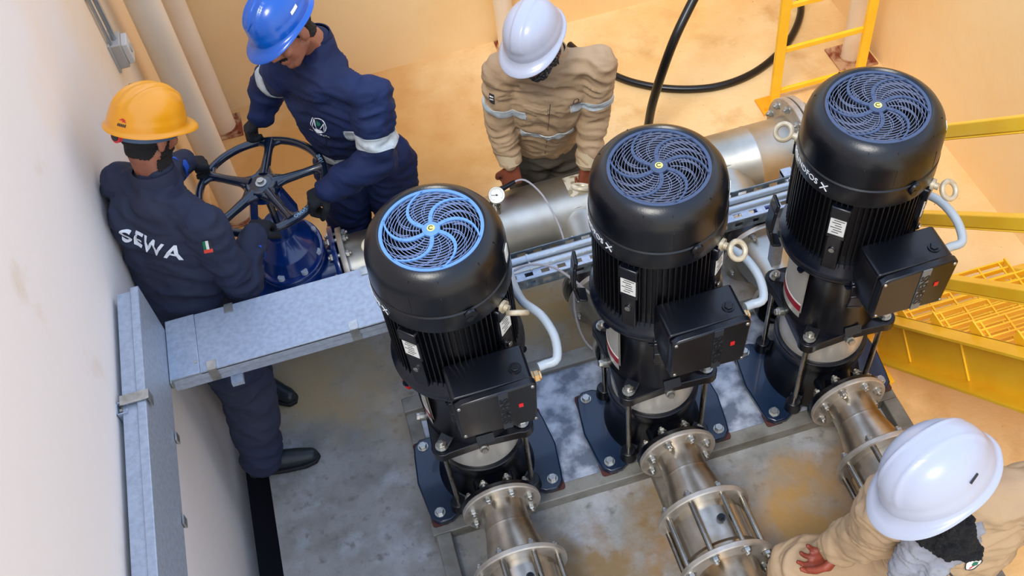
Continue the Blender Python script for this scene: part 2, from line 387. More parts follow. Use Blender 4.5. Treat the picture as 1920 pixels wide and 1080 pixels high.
def make_pump(label, grille_m):
    t = thing('vertical_pump', label, 'pump', (0,0,0), 0, 'multistage pumps in a row')
    # foot and shims
    b = MB(); poly = []
    for x, y, r in ((.235,.15,.045),(-.235,.15,.045),(-.235,-.15,.045),(.235,-.15,.045)):
        pass
    poly = [(.27,.12),(.262,.16),(.235,.185),(.19,.185),(.12,.15),(-.12,.15),(-.19,.185),(-.235,.185),(-.262,.16),(-.27,.12),(-.283,0),(-.27,-.12),(-.262,-.165),(-.235,-.19),(-.19,-.19),(-.12,-.15),(.12,-.15),(.19,-.19),(.235,-.19),(.262,-.165),(.27,-.12),(.283,0)]
    b.prism(poly, .112, .14); b.build('foot_plate', m_footblue, t, bevel=.006)
    for sx in (-1,1):
        for sy in (-1,1):
            b = MB(); b.prism(rrect(.07,.07,.012,3,sx*.232,sy*.153), .1, .113); b.build('shim', m_rust, t)
            b = MB(); b.lathe([(0,0),(.021,0),(.021,.003),(0,.003)],(sx*.226,sy*.148,.14),(0,0,1),20); b.hexa((sx*.226,sy*.148,.143),(0,0,1),.017,.015); b.build('anchor_bolt', m_zinc, t)
    # base casting with inlet and outlet
    b = MB()
    b.lathe([(0,.135),(.19,.135),(.185,.16),(.165,.2),(.16,.3),(.166,.36),(.174,.375),(.174,.415),(.16,.42),(0,.42)], seg=56)
    for s in (-1,1):
        b.lathe([(0,0),(.085,0),(.078,.06),(.075,.2),(.095,.235),(0,.235)],(0,0,.28),(0,s,0),32)
        b.lathe([(.0,.233),(.143,.233),(.146,.238),(.146,.258),(0,.258)],(0,0,.28),(0,s,0),48)
        for k in range(4):
            a = PI/4+k*PI/2; b.bar((.02*math.cos(a),s*.12,.28+.02*math.sin(a)),(.115*math.cos(a),s*.24,.28+.115*math.sin(a)),.014,.02)
    for sx in (-1,1):
        for sy in (-1,1):
            b.cyl((sx*.148,sy*.148,.138),(sx*.148,sy*.148,.19),.034,.028); b.bar((sx*.07,sy*.07,.17),(sx*.148,sy*.148,.15),.05,.05)
    b.build('base_casting', m_black2, t, bevel=.003)
    # sleeve
    b = MB(); b.lathe([(0,.405),(.157,.405),(.157,.6),(0,.6)], seg=64); s = b.build('sleeve', m_sleeve, t)
    for sx in (-1,1):
        for sy in (-1,1):
            b = MB(); b.cyl((sx*.146,sy*.146,.16),(sx*.146,sy*.146,.64),.0105,seg=16)
            st = b.build('stay_bolt', m_steel, t)
            b = MB(); b.bolt((sx*.146,sy*.146,.632),(0,0,1),.0185); b.build('nut', m_zinc, st)
    # motor stool
    b = MB()
    poly = []
    for q in range(4):
        a = PI/4+q*PI/2; c = pol(.207, a, 0)
        for k in range(-3, 4): poly.append(tuple((c+pol(.038, a+k*.42, 0))[:2]))
        m_ = pol(.172, a+PI/4, 0); poly += [tuple(pol(.178, a+PI/4-.2, 0)[:2]), tuple(m_[:2]), tuple(pol(.178, a+PI/4+.2, 0)[:2])]
    b.prism(poly, .585, .628)
    b.lathe([(0,.62),(.176,.62),(.168,.65),(.15,.7),(.145,.8),(.15,.9),(.175,.96),(.212,.985),(.216,.99),(.216,1.005),(0,1.005)], seg=56)
    for q in range(4):
        a = PI/4+q*PI/2; b.bar(pol(.13,a,.64), pol(.2,a,.625), .05, .03)
    b.build('motor_stool', m_black2, t, bevel=.003)
    for a in (D(268), D(178), D(358)):
        b = MB(); b.cyl(pol(.16,a,.6), pol(.196,a,.612), .017); b.hexa(pol(.194,a,.611), pol(1,a,.3), .013, .014); b.build('plug', m_zinc, t)
    for a in (D(163), D(343)):   # stainless guards over the coupling windows, with their red stripe
        b = MB(); b.lathe([(.16,.655),(.1675,.655),(.1675,.955),(.16,.955)], seg=24, a0=a-.7, a1=a+.7, close=True); cg = b.build('coupling_guard', m_sleeve, t)
        b = MB(); b.lathe([(.1675,.69),(.1682,.69),(.1682,.722),(.1675,.722)], seg=24, a0=a-.69, a1=a+.69, close=True); b.build('red_band', mat('red_band',(150,22,40),.4), cg)
        b = MB(); b.lathe([(.1675,.726),(.1682,.726),(.1682,.731),(.1675,.731)], seg=24, a0=a-.69, a1=a+.69, close=True); b.build('white_band', m_white, cg)
    b = MB(); R3 = rotz(D(-88+0)); b.prism(rrect(.062,.036,.004), 0, .003, Matrix.Translation(pol(.174,D(272),.645)) @ Matrix.Rotation(D(62),4,'X')); pl = b.build('rating_plate', mat('grey_plate',(34,40,48),.35,.3), t)
    # motor
    b = MB(); b.lathe([(0,1.0),(.218,1.0),(.221,1.006),(.221,1.026),(.216,1.034),(.209,1.05),(.2,1.075),(0,1.075)], seg=64)
    for k in range(8):
        a = D(22.5)+k*PI/4; b.bolt(pol(.213,a,.985), (0,0,-1), .011)
    b.build('motor_flange', mat('navy_black_paint',(6,14,28),.28,coat=.2), t)
    b = MB(); b.lathe([(0,1.05),(.184,1.05),(.184,1.42),(0,1.42)], seg=48)
    for k in range(72):
        a = k*2*PI/72; b.bar(pol(.187,a,1.06), pol(.187,a,1.4), .036, .0035, up=pol(1,a+PI/2,0))
    b.build('finned_body', m_fin, t, ang=30)
    # cowl
    b = MB()
    b.lathe([(.15,1.575),(.1525,1.597),(.158,1.601),(.166,1.598),(.186,1.582),(.2,1.56),(.207,1.53),(.2095,1.462),(.2075,1.458),(.2075,1.452),(.2115,1.448),(.213,1.385),(.211,1.378),(.203,1.378),(.2,1.45),(.195,1.55),(.15,1.57)], seg=96, close=True)
    for a, da in ((D(236),.0),(D(262),0),(D(-32),0),(D(-58),0),(D(140),0),(D(100),0)):
        b.bar(pol(.2085,a,1.462), pol(.2065,a,1.53), .0025,.003, up=pol(1,a,0)); b.bar(pol(.2065,a,1.53), pol(.184,a,1.585), .0025,.003, up=pol(1,a,.6))
    b.build('fan_cowl', m_black, t, ang=25)
    b = MB(); b.lathe([(0,1.5),(.19,1.5),(.19,1.55)], seg=48); 
    for k in range(7): b.bar(pol(.02,k*2*PI/7,1.53), pol(.14,k*2*PI/7+.25,1.53), .05,.004, up=V(0,.5,1))
    b.build('cooling_fan', m_inside, t)
    g = grille_mesh('fan_grille', grille_m, t)
    b = MB(); b.lathe([(0,1.601),(.0115,1.601),(.013,1.597),(.013,1.59)], seg=24); c = b.build('centre_cap', mat('yellow_cap',(224,214,120),.5), g)
    b = MB(); b.torus((0,0,1.6015),(0,0,1),.0065,.0013,20,6, D(20), D(300)); b.build('cap_mark', m_ink, g)
    arc_text('GRUNDFOS', .031, .2128, 1.415, D(178.5), 'maker_name', m_txt, t)
    # the X shaped mark after the name
    b = MB()
    for (x0,y0,x1,y1) in ((-.012,-.014,.013,.013),(-.011,.012,.002,.002),(.003,-.003,.012,-.013)):
        q0 = pol(.2142, D(207)+x0/.2142, 1.415+y0); q1 = pol(.2142, D(207)+x1/.2142, 1.415+y1); b.bar(q0, q1, .004, .0015, up=pol(1,D(207),0))
    b.build('maker_mark', m_txt, t)
    # bosses with nameplates and lifting eyes
    for a, eye in ((D(226),0),(D(-48),1),(D(132),1),(D(46),0)):
        b = MB(); R3 = rotz(a)
        b.box(pol(.196,a,1.335), (.05,.062,.05), R3); b.box(pol(.197,a,1.275), (.035,.062,.13), R3); b.box(pol(.196,a,1.14), (.04,.05,.16), R3)
        b.cyl(pol(.21,a,1.16), pol(.22,a,1.16), .013)
        bs = b.build('boss', m_black2, t, bevel=.005)
        if a in (D(226), D(-48)):
            b = MB(); b.box(pol(.2155,a,1.272), (.002,.05,.078), R3); lb = b.build('label', m_white, bs)
            b = MB()
            for q in range(6): b.box(pol(.2168,a,1.30-.011*q)+R3 @ V(0,(-.004 if q % 2 else .003),0), (.0006,.034-.006*(q % 3),.0028), R3)
            b.build('label_print', m_ink, lb)
        b = MB(); b.lathe([(0,0),(.009,0),(.009,.003),(0,.003)], pol(.22,a,1.16), pol(1,a,0), 16); b.build('screw', m_zinc, bs)
    t['eye'] = 0
    # sticker on the cowl, red drain plug
    b = MB(); a = D(-24); b.box(pol(.2085,a,1.505), (.002,.03,.055), rotz(a)); b.build('sticker', m_white, t)
    b = MB(); a = D(-90+10); b.cyl(pol(.2,a,1.425), pol(.224,a,1.425), .011); b.cyl(pol(.215,a+.03,1.437), pol(.222,a+.03,1.437), .02,.018); b.build('drain_spigot', m_black, t)
    # terminal box
    fr = Matrix.Translation(V(.05,0,0))
    tb = MB(); tb.prism(rrect(.255,.205,.014,3,.05,1.083), .19, .315, Matrix.Rotation(PI/2,4,'X'))
    tb.box((.05,-.18,1.08),(.16,.12,.15))
    box = tb.build('terminal_box', m_black2, t, bevel=.004)
    b = MB(); b.prism([(-.075,.985),(.17,.972),(.182,1.18),(.16,1.192),(-.05,1.18),(-.075,1.165)], .313, .342, Matrix.Rotation(PI/2,4,'X')); lid = b.build('lid', m_black2, box, bevel=.006)
    b = MB(); b.box((.075,-.3435,1.082),(.03,.003,.208)); b.build('name_band', mat('grey_band',(52,58,66),.35,.3), lid)
    put_text('SIEMENS', .04, lambda c: V(.077-c.y, -.3455-c.z, 1.082+c.x), 'box_name', mat('dark_letter',(8,10,14),.4), lid, ext=.001, bold=.0006)
    b = MB(); b.box((.125,-.3435,1.09),(.014,.002,.018)); b.build('red_mark', m_red, lid)
    b = MB(); b.hexa((.135,-.27,1.187),(0,0,1),.014,.008); b.cyl((.135,-.27,1.183),(.135,-.27,1.189),.02)
    b.build('blanking_plug', m_black, box)
    for x, z in ((-.062,1.0),(-.062,1.165),(.165,.985),(.168,1.175)):
        b = MB(); b.lathe([(0,0),(.006,0),(.005,.003),(0,.003)],(x,-.342,z),(0,-1,0),12); b.build('screw', m_zinc, lid)
    b = MB(); b.hexa((.177,-.265,1.1),(1,0,0),.021,.014); b.hexa((.191,-.265,1.1),(1,0,0),.019,.016); b.cyl((.2,-.265,1.1),(.212,-.265,1.1),.015); b.build('cable_gland', m_brass, box)
    # curved lifting lugs on the motor flange
    for a, tl in ((D(172),0),(D(255),1)):
        b = MB(); pts = [pol(.232,a,1.02), pol(.262,a,1.03), pol(.275,a,1.1), pol(.268,a,1.2), pol(.262,a,1.235)]
        for p, q in zip(pts, pts[1:]):
            if tl: p = pol(math.hypot(p.x,p.y)-.03, a, 1.02-(p.z-1.02)*.6); q = pol(math.hypot(q.x,q.y)-.03, a, 1.02-(q.z-1.02)*.6)
            b.bar(p, q, .055, .012, up=pol(1,a,0))
        b.build('lifting_lug', m_black2, t, bevel=.004)
    return t
def add_eye(t, a, nrm, name='lifting_eye'):
    b = MB(); p0 = pol(.2,a,1.36); p1 = pol(.236,a,1.36); c = pol(.268,a,1.362)
    b.cyl(p0, p1, .011); b.cyl(pol(.214,a,1.36), pol(.224,a,1.36), .02); b.torus(c, nrm, .027, .0085, 32, 10)
    return b.build(name, m_bone, t)
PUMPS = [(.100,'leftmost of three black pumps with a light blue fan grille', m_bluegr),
         (.785,'black vertical pump in the middle of the row of three with a grey grille', m_slate),
         (1.470,'rightmost of three black vertical pumps, beside the yellow stairs, grey grille', m_slate)]
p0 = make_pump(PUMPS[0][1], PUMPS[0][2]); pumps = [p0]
for k in (1, 2):
    q = dup_tree(p0); q['label'] = PUMPS[k][1]
    for ch in q.children:
        if ch.name.startswith('fan_grille'):
            ch.data = ch.data.copy(); ch.data.materials[0] = m_slate
            for c2 in ch.children:
                if c2.name.startswith('guard_wire'): c2.data = c2.data.copy(); c2.data.materials[0] = m_wire
    pumps.append(q)
for t, (x, _, _) in zip(pumps, PUMPS): t.location = (x, 2.108, 0); t.rotation_euler = (.035, 0, 0); del t['eye']
VW = V(.3,-.6,.75)
add_eye(pumps[0], D(-48), (.25,.79,.56));  add_eye(pumps[0], D(132), (0,0,1))
add_eye(pumps[1], D(-48), VW);  add_eye(pumps[1], D(132), (.3,.5,.8))
add_eye(pumps[2], D(-48), VW);  add_eye(pumps[2], D(132), (-.5,-.3,.8))
for ch in list(pumps[0].children):
    if ch.name.startswith('lifting_lug') and ch.data.vertices[0].co.x < -.15: bpy.data.objects.remove(ch)
def deep(o):
    for ch in o.children: yield ch; yield from deep(ch)
for ch in deep(pumps[2]):
    if ch.name.startswith('name_band'): ch.data = ch.data.copy(); ch.data.materials[0] = mat('reflection_tinted_band',(116,124,130),.4,.2)  # same dark band; its reflection painted in as a paler grey
# flexible conduits from the terminal boxes
for i, (x, _, _) in enumerate(PUMPS):
    b = MB(); o = V(x, 2.06, 0)
    b.tube([o+V(.212,-.265+.04,1.09), o+V(.24,-.262+.04,1.09), o+V(.275,-.22,1.1), o+V(.29,-.15,1.12), o+V(.27,-.07,1.14), o+V(.235,.0,1.13), o+V(.23,.1,1.08), o+V(.24,.24,.99)], .0145, 12, smooth=2)
    tag(b.build('flexible_conduit', m_flex), ['pale flexible conduit looping beside the leftmost pump','pale flexible conduit looping beside the middle pump','pale flexible conduit looping beside the rightmost pump'][i], 'conduit', 'flexible conduits to the terminal boxes')
# ------------------------------------------------------------------ base frame
t = thing('base_frame', 'galvanised steel base frame under the three pumps', 'base frame', (-.166, 1.885, PZ))
L = 1.905
b = MB(); b.box((L/2,.29,.052),(L-.02,.56,.012)); b.build('deck_plate', m_galvplate, t)
def chan(p0, p1, name='beam', m=m_beam, w=.06, h=.06):
    b = MB(); b.bar(p0, p1, w, h, up=(0,0,1)); return b.build(name, m, t, bevel=.004)
chan((-.01,.03,.029),(L,.03,.029)); chan((.0,.60,.04),(L,.60,.04), w=.07, h=.08)
for x in (0.03, L-.03): chan((x,.06,.029),(x,.57,.029), name='cross_beam')
for x in (.03, .9, L-.03): chan((x,0,.029),(x,-1.25,.029), name='outrigger_beam')
# ------------------------------------------------------------------ discharge side
def loose_flange(b, y, r, ri, th=.02, d=(0,-1,0)):
    b.lathe([(ri,0),(r-.004,0),(r,.004),(r,th-.004),(r-.004,th),(ri,th)],(0,y,.28),d,64,close=True)
side = ['leftmost', 'middle', 'rightmost']
for i, x in enumerate((.100,.785,1.470)):
    t = thing('reducer_pipe', 'stainless reducer with a bolted flange on the outlet of the %s pump' % side[i], 'pipe', (x+.003, 0, 0), 0, 'stainless outlet reducers')
    b = MB(); loose_flange(b, 1.84, .147, .08); fl = b.build('flange', m_flange, t)
    for k in range(8):
        a = PI/8+k*PI/4; c = V(.115*math.cos(a),1.82,.28+.115*math.sin(a)); b = MB(); b.bolt(c,(0,-1,0),.0145); b.cyl(c,V(c.x,1.875,c.z),.008,seg=10); b.bolt(V(c.x,1.872,c.z),(0,1,0),.0145); b.build('bolt', m_zinc, fl)
    b = MB(); b.lathe([(.0,.0),(.084,0),(.084,.085),(.087,.088),(.087,.094),(.086,.097),(.112,.215),(.114,.24),(.0,.24)],(0,1.822,.28),(0,-1,0),48); b.build('reducer_body', m_pipe, t)
    v = thing('check_valve', 'stainless check valve with tie rods in front of the %s pump' % side[i], 'valve', (x+.003, 0, 0), 0, 'stainless check valves')
    for y in (1.585, 1.372):
        b = MB(); loose_flange(b, y, .171, .1, .022); fl = b.build('end_flange', m_flange, v)
        for k in range(8):
            a = PI/8+k*PI/4; c = V(.148*math.cos(a), y if y > 1.5 else y-.022, .28+.148*math.sin(a)); b = MB(); b.bolt(c,(0,1 if y > 1.5 else -1,0),.0155); b.build('bolt', m_zinc, fl)
    for k in range(8):
        a = PI/8+k*PI/4; b = MB(); b.cyl((.148*math.cos(a),1.57,.28+.148*math.sin(a)),(.148*math.cos(a),1.36,.28+.148*math.sin(a)),.0105,seg=14); b.build('tie_rod', m_steel, v)
    b = MB(); b.lathe([(.0,.0),(.118,0),(.12,.01),(.12,.035),(.132,.04),(.132,.165),(.12,.17),(.12,.19),(.118,.2),(0,.2)],(0,1.57,.28),(0,-1,0),48); b.build('valve_body', m_pipe, v)
    b = MB(); b.cyl((.02,1.48,.41),(.02,1.475,.425),.015); b.hexa((.02,1.475,.424),(0,0,1),.011,.014); b.build('plug', m_black2, v)
    o = thing('outlet_pipe', 'stainless outlet pipe beyond the check valve of the %s pump' % side[i], 'pipe', (x+.003, 0, 0), 0, 'stainless outlet pipes')
    b = MB(); b.lathe([(0,0),(.106,0),(.106,.09),(.109,.095),(.109,.1),(.106,.105),(.106,2.3),(0,2.3)],(0,1.35,.28),(0,-1,0),48); b.build('pipe', m_pipe, o)
    b = MB(); b.box((0,.6,.11),(.12,.05,.14)); b.box((0,.6,.045),(.2,.12,.01)); b.build('pipe_support', m_galv, o)
# ------------------------------------------------------------------ suction side
MY, MZ = 3.12, .3
t = thing('suction_manifold', 'large stainless suction pipe lying behind the three pumps', 'pipe', (.8, 0, 0))
b = MB(); b.lathe([(0,0),(.16,0),(.16,.33),(.162,.335),(.162,.342),(.16,.347),(.16,1.85),(.162,1.855),(.162,1.862),(.16,1.867),(.16,2.08),(0,2.08)],(-1.03,MY,MZ),(1,0,0),64); b.build('pipe', m_mani, t)
for x in (.100,.785,1.470):
    b = MB(); b.lathe([(.0,0),(.132,0),(.126,.03),(.118,.05),(.118,.3),(0,.3)],(x-.8,MY-.08,MZ-.01),(0,-1,-.03),48); b.torus((x-.8,MY-.095,MZ-.01),(0,1,.03),.13,.006,48,8)
    b.lathe([(.1,0),(.172,0),(.174,.003),(.174,.02),(.1,.02)],(x-.8,MY-.4,MZ-.02),(0,-1,0),48,close=True); b.build('branch', m_mani, t)
b = MB(); b.lathe([(.15,0),(.238,0),(.241,.003),(.241,.024),(.238,.027),(.15,.027)],(1.02,MY,MZ),(1,0,0),64,close=True); fl = b.build('end_flange', m_flange, t)
b = MB(); b.lathe([(0,0),(.238,0),(.241,.003),(.241,.024),(.238,.027),(0,.027)],(1.054,MY,MZ),(1,0,0),64); b.build('blind_flange', m_flange, t)
for k in range(12):
    a = PI/12+k*PI/6; c = V(1.02,MY+.207*math.cos(a),MZ+.207*math.sin(a)); b = MB(); b.bolt(c,(-1,0,0),.016); b.cyl(c,c+V(.065,0,0),.01,seg=10); b.bolt(c+V(.061,0,0),(1,0,0),.016); b.build('bolt', m_zinc, fl)
b = MB(); b.lathe([(.14,0),(.198,0),(.2,.003),(.2,.024),(.14,.024)],(-1.05,MY,MZ),(1,0,0),64,close=True); fl = b.build('valve_flange', m_flange, t)
for k in range(12):
    a = PI/12+k*PI/6; c = V(-1.025,MY+.172*math.cos(a),MZ+.172*math.sin(a)); b = MB(); b.bolt(c,(1,0,0),.0145); b.cyl(c,c-V(.055,0,0),.009,seg=10); b.bolt(c-V(.053,0,0),(-1,0,0),.0145); b.build('bolt', m_zinc, fl)
for x in (-.6,.35,.95):
    b = MB(); b.box((x,MY,.1),(.05,.3,.1)); b.box((x,MY,.05),(.12,.36,.012)); b.build('saddle', m_galv, t)
# stencilled plate on the pipe
b = MB(); fr = Matrix.Translation(V(0,MY,MZ)); 
for i in range(6):
    for j in range(1): pass
vs = []; fs = []
for i in range(8):
    a = D(66)+i*D(46)/7
    for j in range(2): vs.append(V(-.035+.115*j+(.012 if i%2 else 0)*0, MY+.1608*math.cos(a), MZ+.1608*math.sin(a)))
for i in range(7): fs.append((2*i,2*i+1,2*i+3,2*i+2))
b._add(vs, fs); b.build('worn_label', mat('worn_paper',(208,200,180),.7,col2=(150,140,112),vs=40,lo=.48,hi=.56), t)
b = MB()
for (x,y) in ((-.425,.02),(-.405,.03)): b.tube([(x,MY-.11+y*0,MZ+.1175),(x+.006,MY-.12,MZ+.108),(x+.014,MY-.125,MZ+.102)],.003,6)
b.build('paint_mark', m_white, t)
# butterfly valves and reducers
for i, x in enumerate((.100,.785,1.470)):
    t = thing('butterfly_valve', 'black butterfly valve behind the %s pump' % side[i], 'valve', (x, 0, 0), 0, 'black butterfly valves')
    b = MB(); b.lathe([(0,0),(.125,0),(.16,.006),(.163,.02),(.163,.045),(.16,.055),(.125,.06),(0,.06)],(0,2.695,MZ-.02),(0,-1,0),48); b.cyl((0,2.665,.42),(0,2.665,.53),.03); b.build('valve_body', m_black2, t)
    b = MB(); b.prism(rrect(.09,.06,.01,3,0,2.665),.53,.545); b.build('top_plate', m_blue, t, bevel=.003)
    for k in range(8):
        a = PI/8+k*PI/4; c = V(.15*math.cos(a),2.72,MZ-.02+.15*math.sin(a)); b = MB(); b.bolt(V(c.x,2.722,c.z),(0,1,0),.0135); b.cyl(c,(c.x,2.59,c.z),.008,seg=10); b.bolt(V(c.x,2.608,c.z),(0,-1,0),.0135); b.build('bolt', m_zinc, t)
    b = MB(); b.cyl((-.02,2.665,.53),(-.02,2.665,.57),.012); b.bar((-.02,2.665,.565),(-.09,2.65,.57),.022,.008); b.build('lever', mat('blue_plastic',(14,66,160),.4), t)
    t = thing('reducer_pipe', 'wide stainless reducer between butterfly valve and inlet of the %s pump' % side[i], 'pipe', (x, 0, 0), 0, 'stainless inlet reducers')
    b = MB(); b.lathe([(.09,0),(.172,0),(.174,.003),(.174,.019),(.172,.022),(.09,.022)],(0,2.632,MZ-.02),(0,-1,0),56,close=True); b.build('wide_flange', m_flange, t)
    b = MB(); b.lathe([(0,0),(.125,0),(.123,.02),(.082,.18),(.08,.22),(0,.22)],(0,2.62,MZ-.02),(0,-1,0),48); b.build('reducer_body', m_mani, t)
    b = MB(); loose_flange(b, 2.372, .147, .075, .02, (0,1,0)); fl = b.build('flange', m_flange, t)
    for k in range(8):
        a = PI/8+k*PI/4; c = V(.115*math.cos(a),2.392,.28+.115*math.sin(a)); b = MB(); b.bolt(c,(0,1,0),.0145); b.build('bolt', m_zinc, fl)
# ------------------------------------------------------------------ blue gate valve with its handwheel
t = thing('gate_valve', 'blue gate valve with a large dark handwheel, held by two workers', 'valve', (-.452, 3.14, PZ))
def ov(b, z0, z1, rx0, ry0, rx1=None, ry1=None, n=40, c=(0,0)):
    rx1 = rx1 or rx0; ry1 = ry1 or ry0
    A = [b.bm.verts.new((c[0]+rx0*math.cos(2*PI*k/n), c[1]+ry0*math.sin(2*PI*k/n), z0)) for k in range(n)]
    B = [b.bm.verts.new((c[0]+rx1*math.cos(2*PI*k/n), c[1]+ry1*math.sin(2*PI*k/n), z1)) for k in range(n)]
    b.bm.faces.new(A[::-1]); b.bm.faces.new(B)
    for k in range(n): b.bm.faces.new((A[k],A[(k+1)%n],B[(k+1)%n],B[k]))
z0 = MZ-PZ
b = MB()
for (a0, a1, r0x, r0y, r1x, r1y) in ((0,.06,.07,.09,.1,.13),(.06,.16,.1,.13,.125,.165),(.16,.36,.125,.165,.13,.17),(.36,.43,.13,.17,.12,.155)): ov(b, a0, a1, r0x, r0y, r1x, r1y)
b.lathe([(0,0),(.15,0),(.15,.39),(0,.39)],(-.195,0,z0),(1,0,0),40)
b.build('valve_body', m_blue, t, bevel=.006, ang=50)
for s in (-1,1):
    b = MB(); b.lathe([(0,0),(.198,0),(.2,.003),(.2,.022),(0,.022)],(s*.17,0,z0),(s,0,0),56); b.build('end_flange', m_blue, t)
    for k in range(3): 
        pass
b = MB(); b.prism(rrect(.1,.09,.02,3,0,.18), -.2,-.17, Matrix.Rotation(PI/2,4,'X')); b.box((0,-.16,.19),(.1,.05,.12)); b.build('front_boss', m_blue, t, bevel=.015, bseg=3)
b = MB(); b.box((0,-.187,.2),(.05,.004,.026)); pl = b.build('rating_plate', mat('dark_plate',(40,60,84),.35,.5), t)
b = MB(); b.box((0,-.1895,.206),(.04,.002,.004)); b.box((0,-.1895,.194),(.03,.002,.004)); b.build('plate_text', m_zinc, pl)
b = MB(); ov(b, .43, .452, .15, .19); ov(b, .454, .478, .15, .19); b.build('bonnet_flange', m_blue, t, bevel=.005)
for k in range(8):
    a = PI/8+k*PI/4; b = MB(); b.cyl((.128*math.cos(a),.168*math.sin(a),.476),(.128*math.cos(a),.168*math.sin(a),.494),.014); b.build('bolt_cap', mat('pale_cap',(190,200,214),.4), t)
b = MB(); ov(b, .478, .54, .135, .165, .115, .145); ov(b, .54, .6, .115, .145, .06, .07); ov(b,.6,.66,.055,.06)
for s in (-1,1):
    b.bar((s*.05,0,.6),(s*.085,0,.7),.05,.03,up=(1,0,0)); b.bar((s*.085,0,.69),(s*.05,0,.82),.05,.03,up=(1,0,0))
ov(b,.81,.835,.065,.05); b.build('bonnet', m_blue, t, bevel=.008, ang=50, bseg=3)
b = MB(); b.cyl((0,0,.6),(0,0,.9),.014); b.build('stem', m_steel, t)
# handwheel
WZ = .87
b = MB(); b.torus((0,0,WZ),(0,0,1),.25,.0165,96,14); b.lathe([(0,-.02),(.062,-.02),(.07,-.008),(.07,.006),(.06,.014),(.052,.01),(.045,.012),(0,.012)],(0,0,WZ),seg=40)
for k in range(5):
    a = D(75)+k*D(72)
    b.tube([pol(.05,a,WZ-.006),pol(.1,a,WZ-.004),pol(.17,a,WZ-.002),pol(.215,a,WZ),pol(.245,a,WZ)],[.026,.02,.017,.018,.024],12)
    for s in (-1,1): b.tube([pol(.06,a+s*.45,WZ-.003),pol(.085,a+s*.16,WZ-.003),pol(.13,a+s*.03,WZ-.003)],[.014,.012,.008],8); b.tube([pol(.19,a+s*.02,WZ),pol(.228,a+s*.07,WZ),pol(.247,a+s*.2,WZ)],[.008,.011,.012],8)
hw = b.build('handwheel', m_wheel, t, ang=60)
b = MB(); b.lathe([(.011,.013),(.022,.013),(.022,.016),(.011,.016)],(0,0,WZ),seg=24,close=True); b.hexa((0,0,WZ+.013),(0,0,1),.012,.012); b.build('stem_nut', m_white, hw)
def wheel_text(body, mid):
    def fn(c):
        a = mid+c.x/.25; return pol(.25+c.y, a, WZ+.0163-(c.y**2)*20+c.z)
    put_text(body, .022, fn, 'wheel_lettering', mat('pale_blue_lettering',(150,190,220),.5), hw, cuts=1)
def wheel_text2(body, mid):
    def fn(c): 
        a = mid-c.x/.25; return pol(.25-c.y, a, WZ+.0163-(c.y**2)*20+c.z)
    put_text(body, .022, fn, 'wheel_lettering', mat('pale_blue_lettering',(150,190,220),.5), hw, cuts=1)
wheel_text2('SHUT', D(10)); wheel_text('OPEN', D(300))
tt = thing('supply_pipe', 'blue flanged supply pipe between the left wall and the gate valve', 'pipe', (-.93, 3.14, MZ))
b = MB(); b.cyl((0.0,0,0),(.27,0,0),.15,seg=40); b.lathe([(0,0),(.2,0),(.2,.022),(0,.022)],(.262,0,0),(1,0,0),48); b.build('pipe', m_blue, tt)
# ------------------------------------------------------------------ pressure gauge with its sensor lead
t = thing('pressure_gauge', 'round white pressure gauge standing on the large stainless pipe', 'gauge', (.45, 3.085, .455))
b = MB(); b.cyl((0,0,-.01),(0,0,.05),.014); b.hexa((0,0,.03),(0,0,1),.016,.014); b.hexa((0,0,.055),(0,0,1),.014,.012); b.cyl((0,0,.05),(0,0,.1),.009); b.build('stem', m_steel, t)
gd = V(-.08,-.62,.78).normalized(); gc = V(0,-.02,.125)
b = MB(); b.lathe([(0,0),(.03,0),(.036,.004),(.036,.022),(.034,.026),(.031,.026),(.031,.02),(0,.02)], gc-gd*.012, gd, 40); g = b.build('case', m_steel, t)
b = MB(); b.lathe([(0,.0205),(.031,.0205),(.031,.021),(0,.021)], gc-gd*.012, gd, 40); b.build('dial', mat('dial_white',(238,238,230),.4), g)
gx = V(1,0,0)-gd*gd.x; gx.normalize(); gy = gd.cross(gx); gp = gc+gd*.0095
b = MB()
for k in range(21):
    a = D(225)-D(270)*k/20; q = gx*math.cos(a)+gy*math.sin(a); b.bar(gp+q*(.024 if k % 5 else .021), gp+q*.0275, .001,.0006, up=gd)
b.bar(gp+gd*.001+gx*.006-gy*.002, gp+gd*.001-gx*.022+gy*.005, .002,.0008, up=gd); b.cyl(gp, gp+gd*.002, .004, seg=12); b.build('dial_marks', m_ink, g)
t = thing('pressure_sensor', 'black pressure sensor plug with a grey lead beside the gauge', 'sensor', (.47, 3.1, .56))
b = MB(); b.cyl((-.02,-.0,.0),(.02,.01,.004),.013); b.cyl((.02,.01,.004),(.075,.022,.01),.012,.009); b.hexa((.0,.002,.0),(1,.2,0),.016,.012); b.build('plug', m_black2, t)
b = MB(); b.cyl((-.05,-.012,-.06),(-.02,0,0),.008); b.build('nipple', m_steel, t)
b = MB(); b.tube([(.075,.022,.01),(.12,.02,.005),(.17,-.07,-.02),(.2,-.2,-.1),(.2,-.3,-.2),(.19,-.42,-.32),(.18,-.47,-.45)],.0042,8,smooth=2); b.build('lead', m_cable, t)
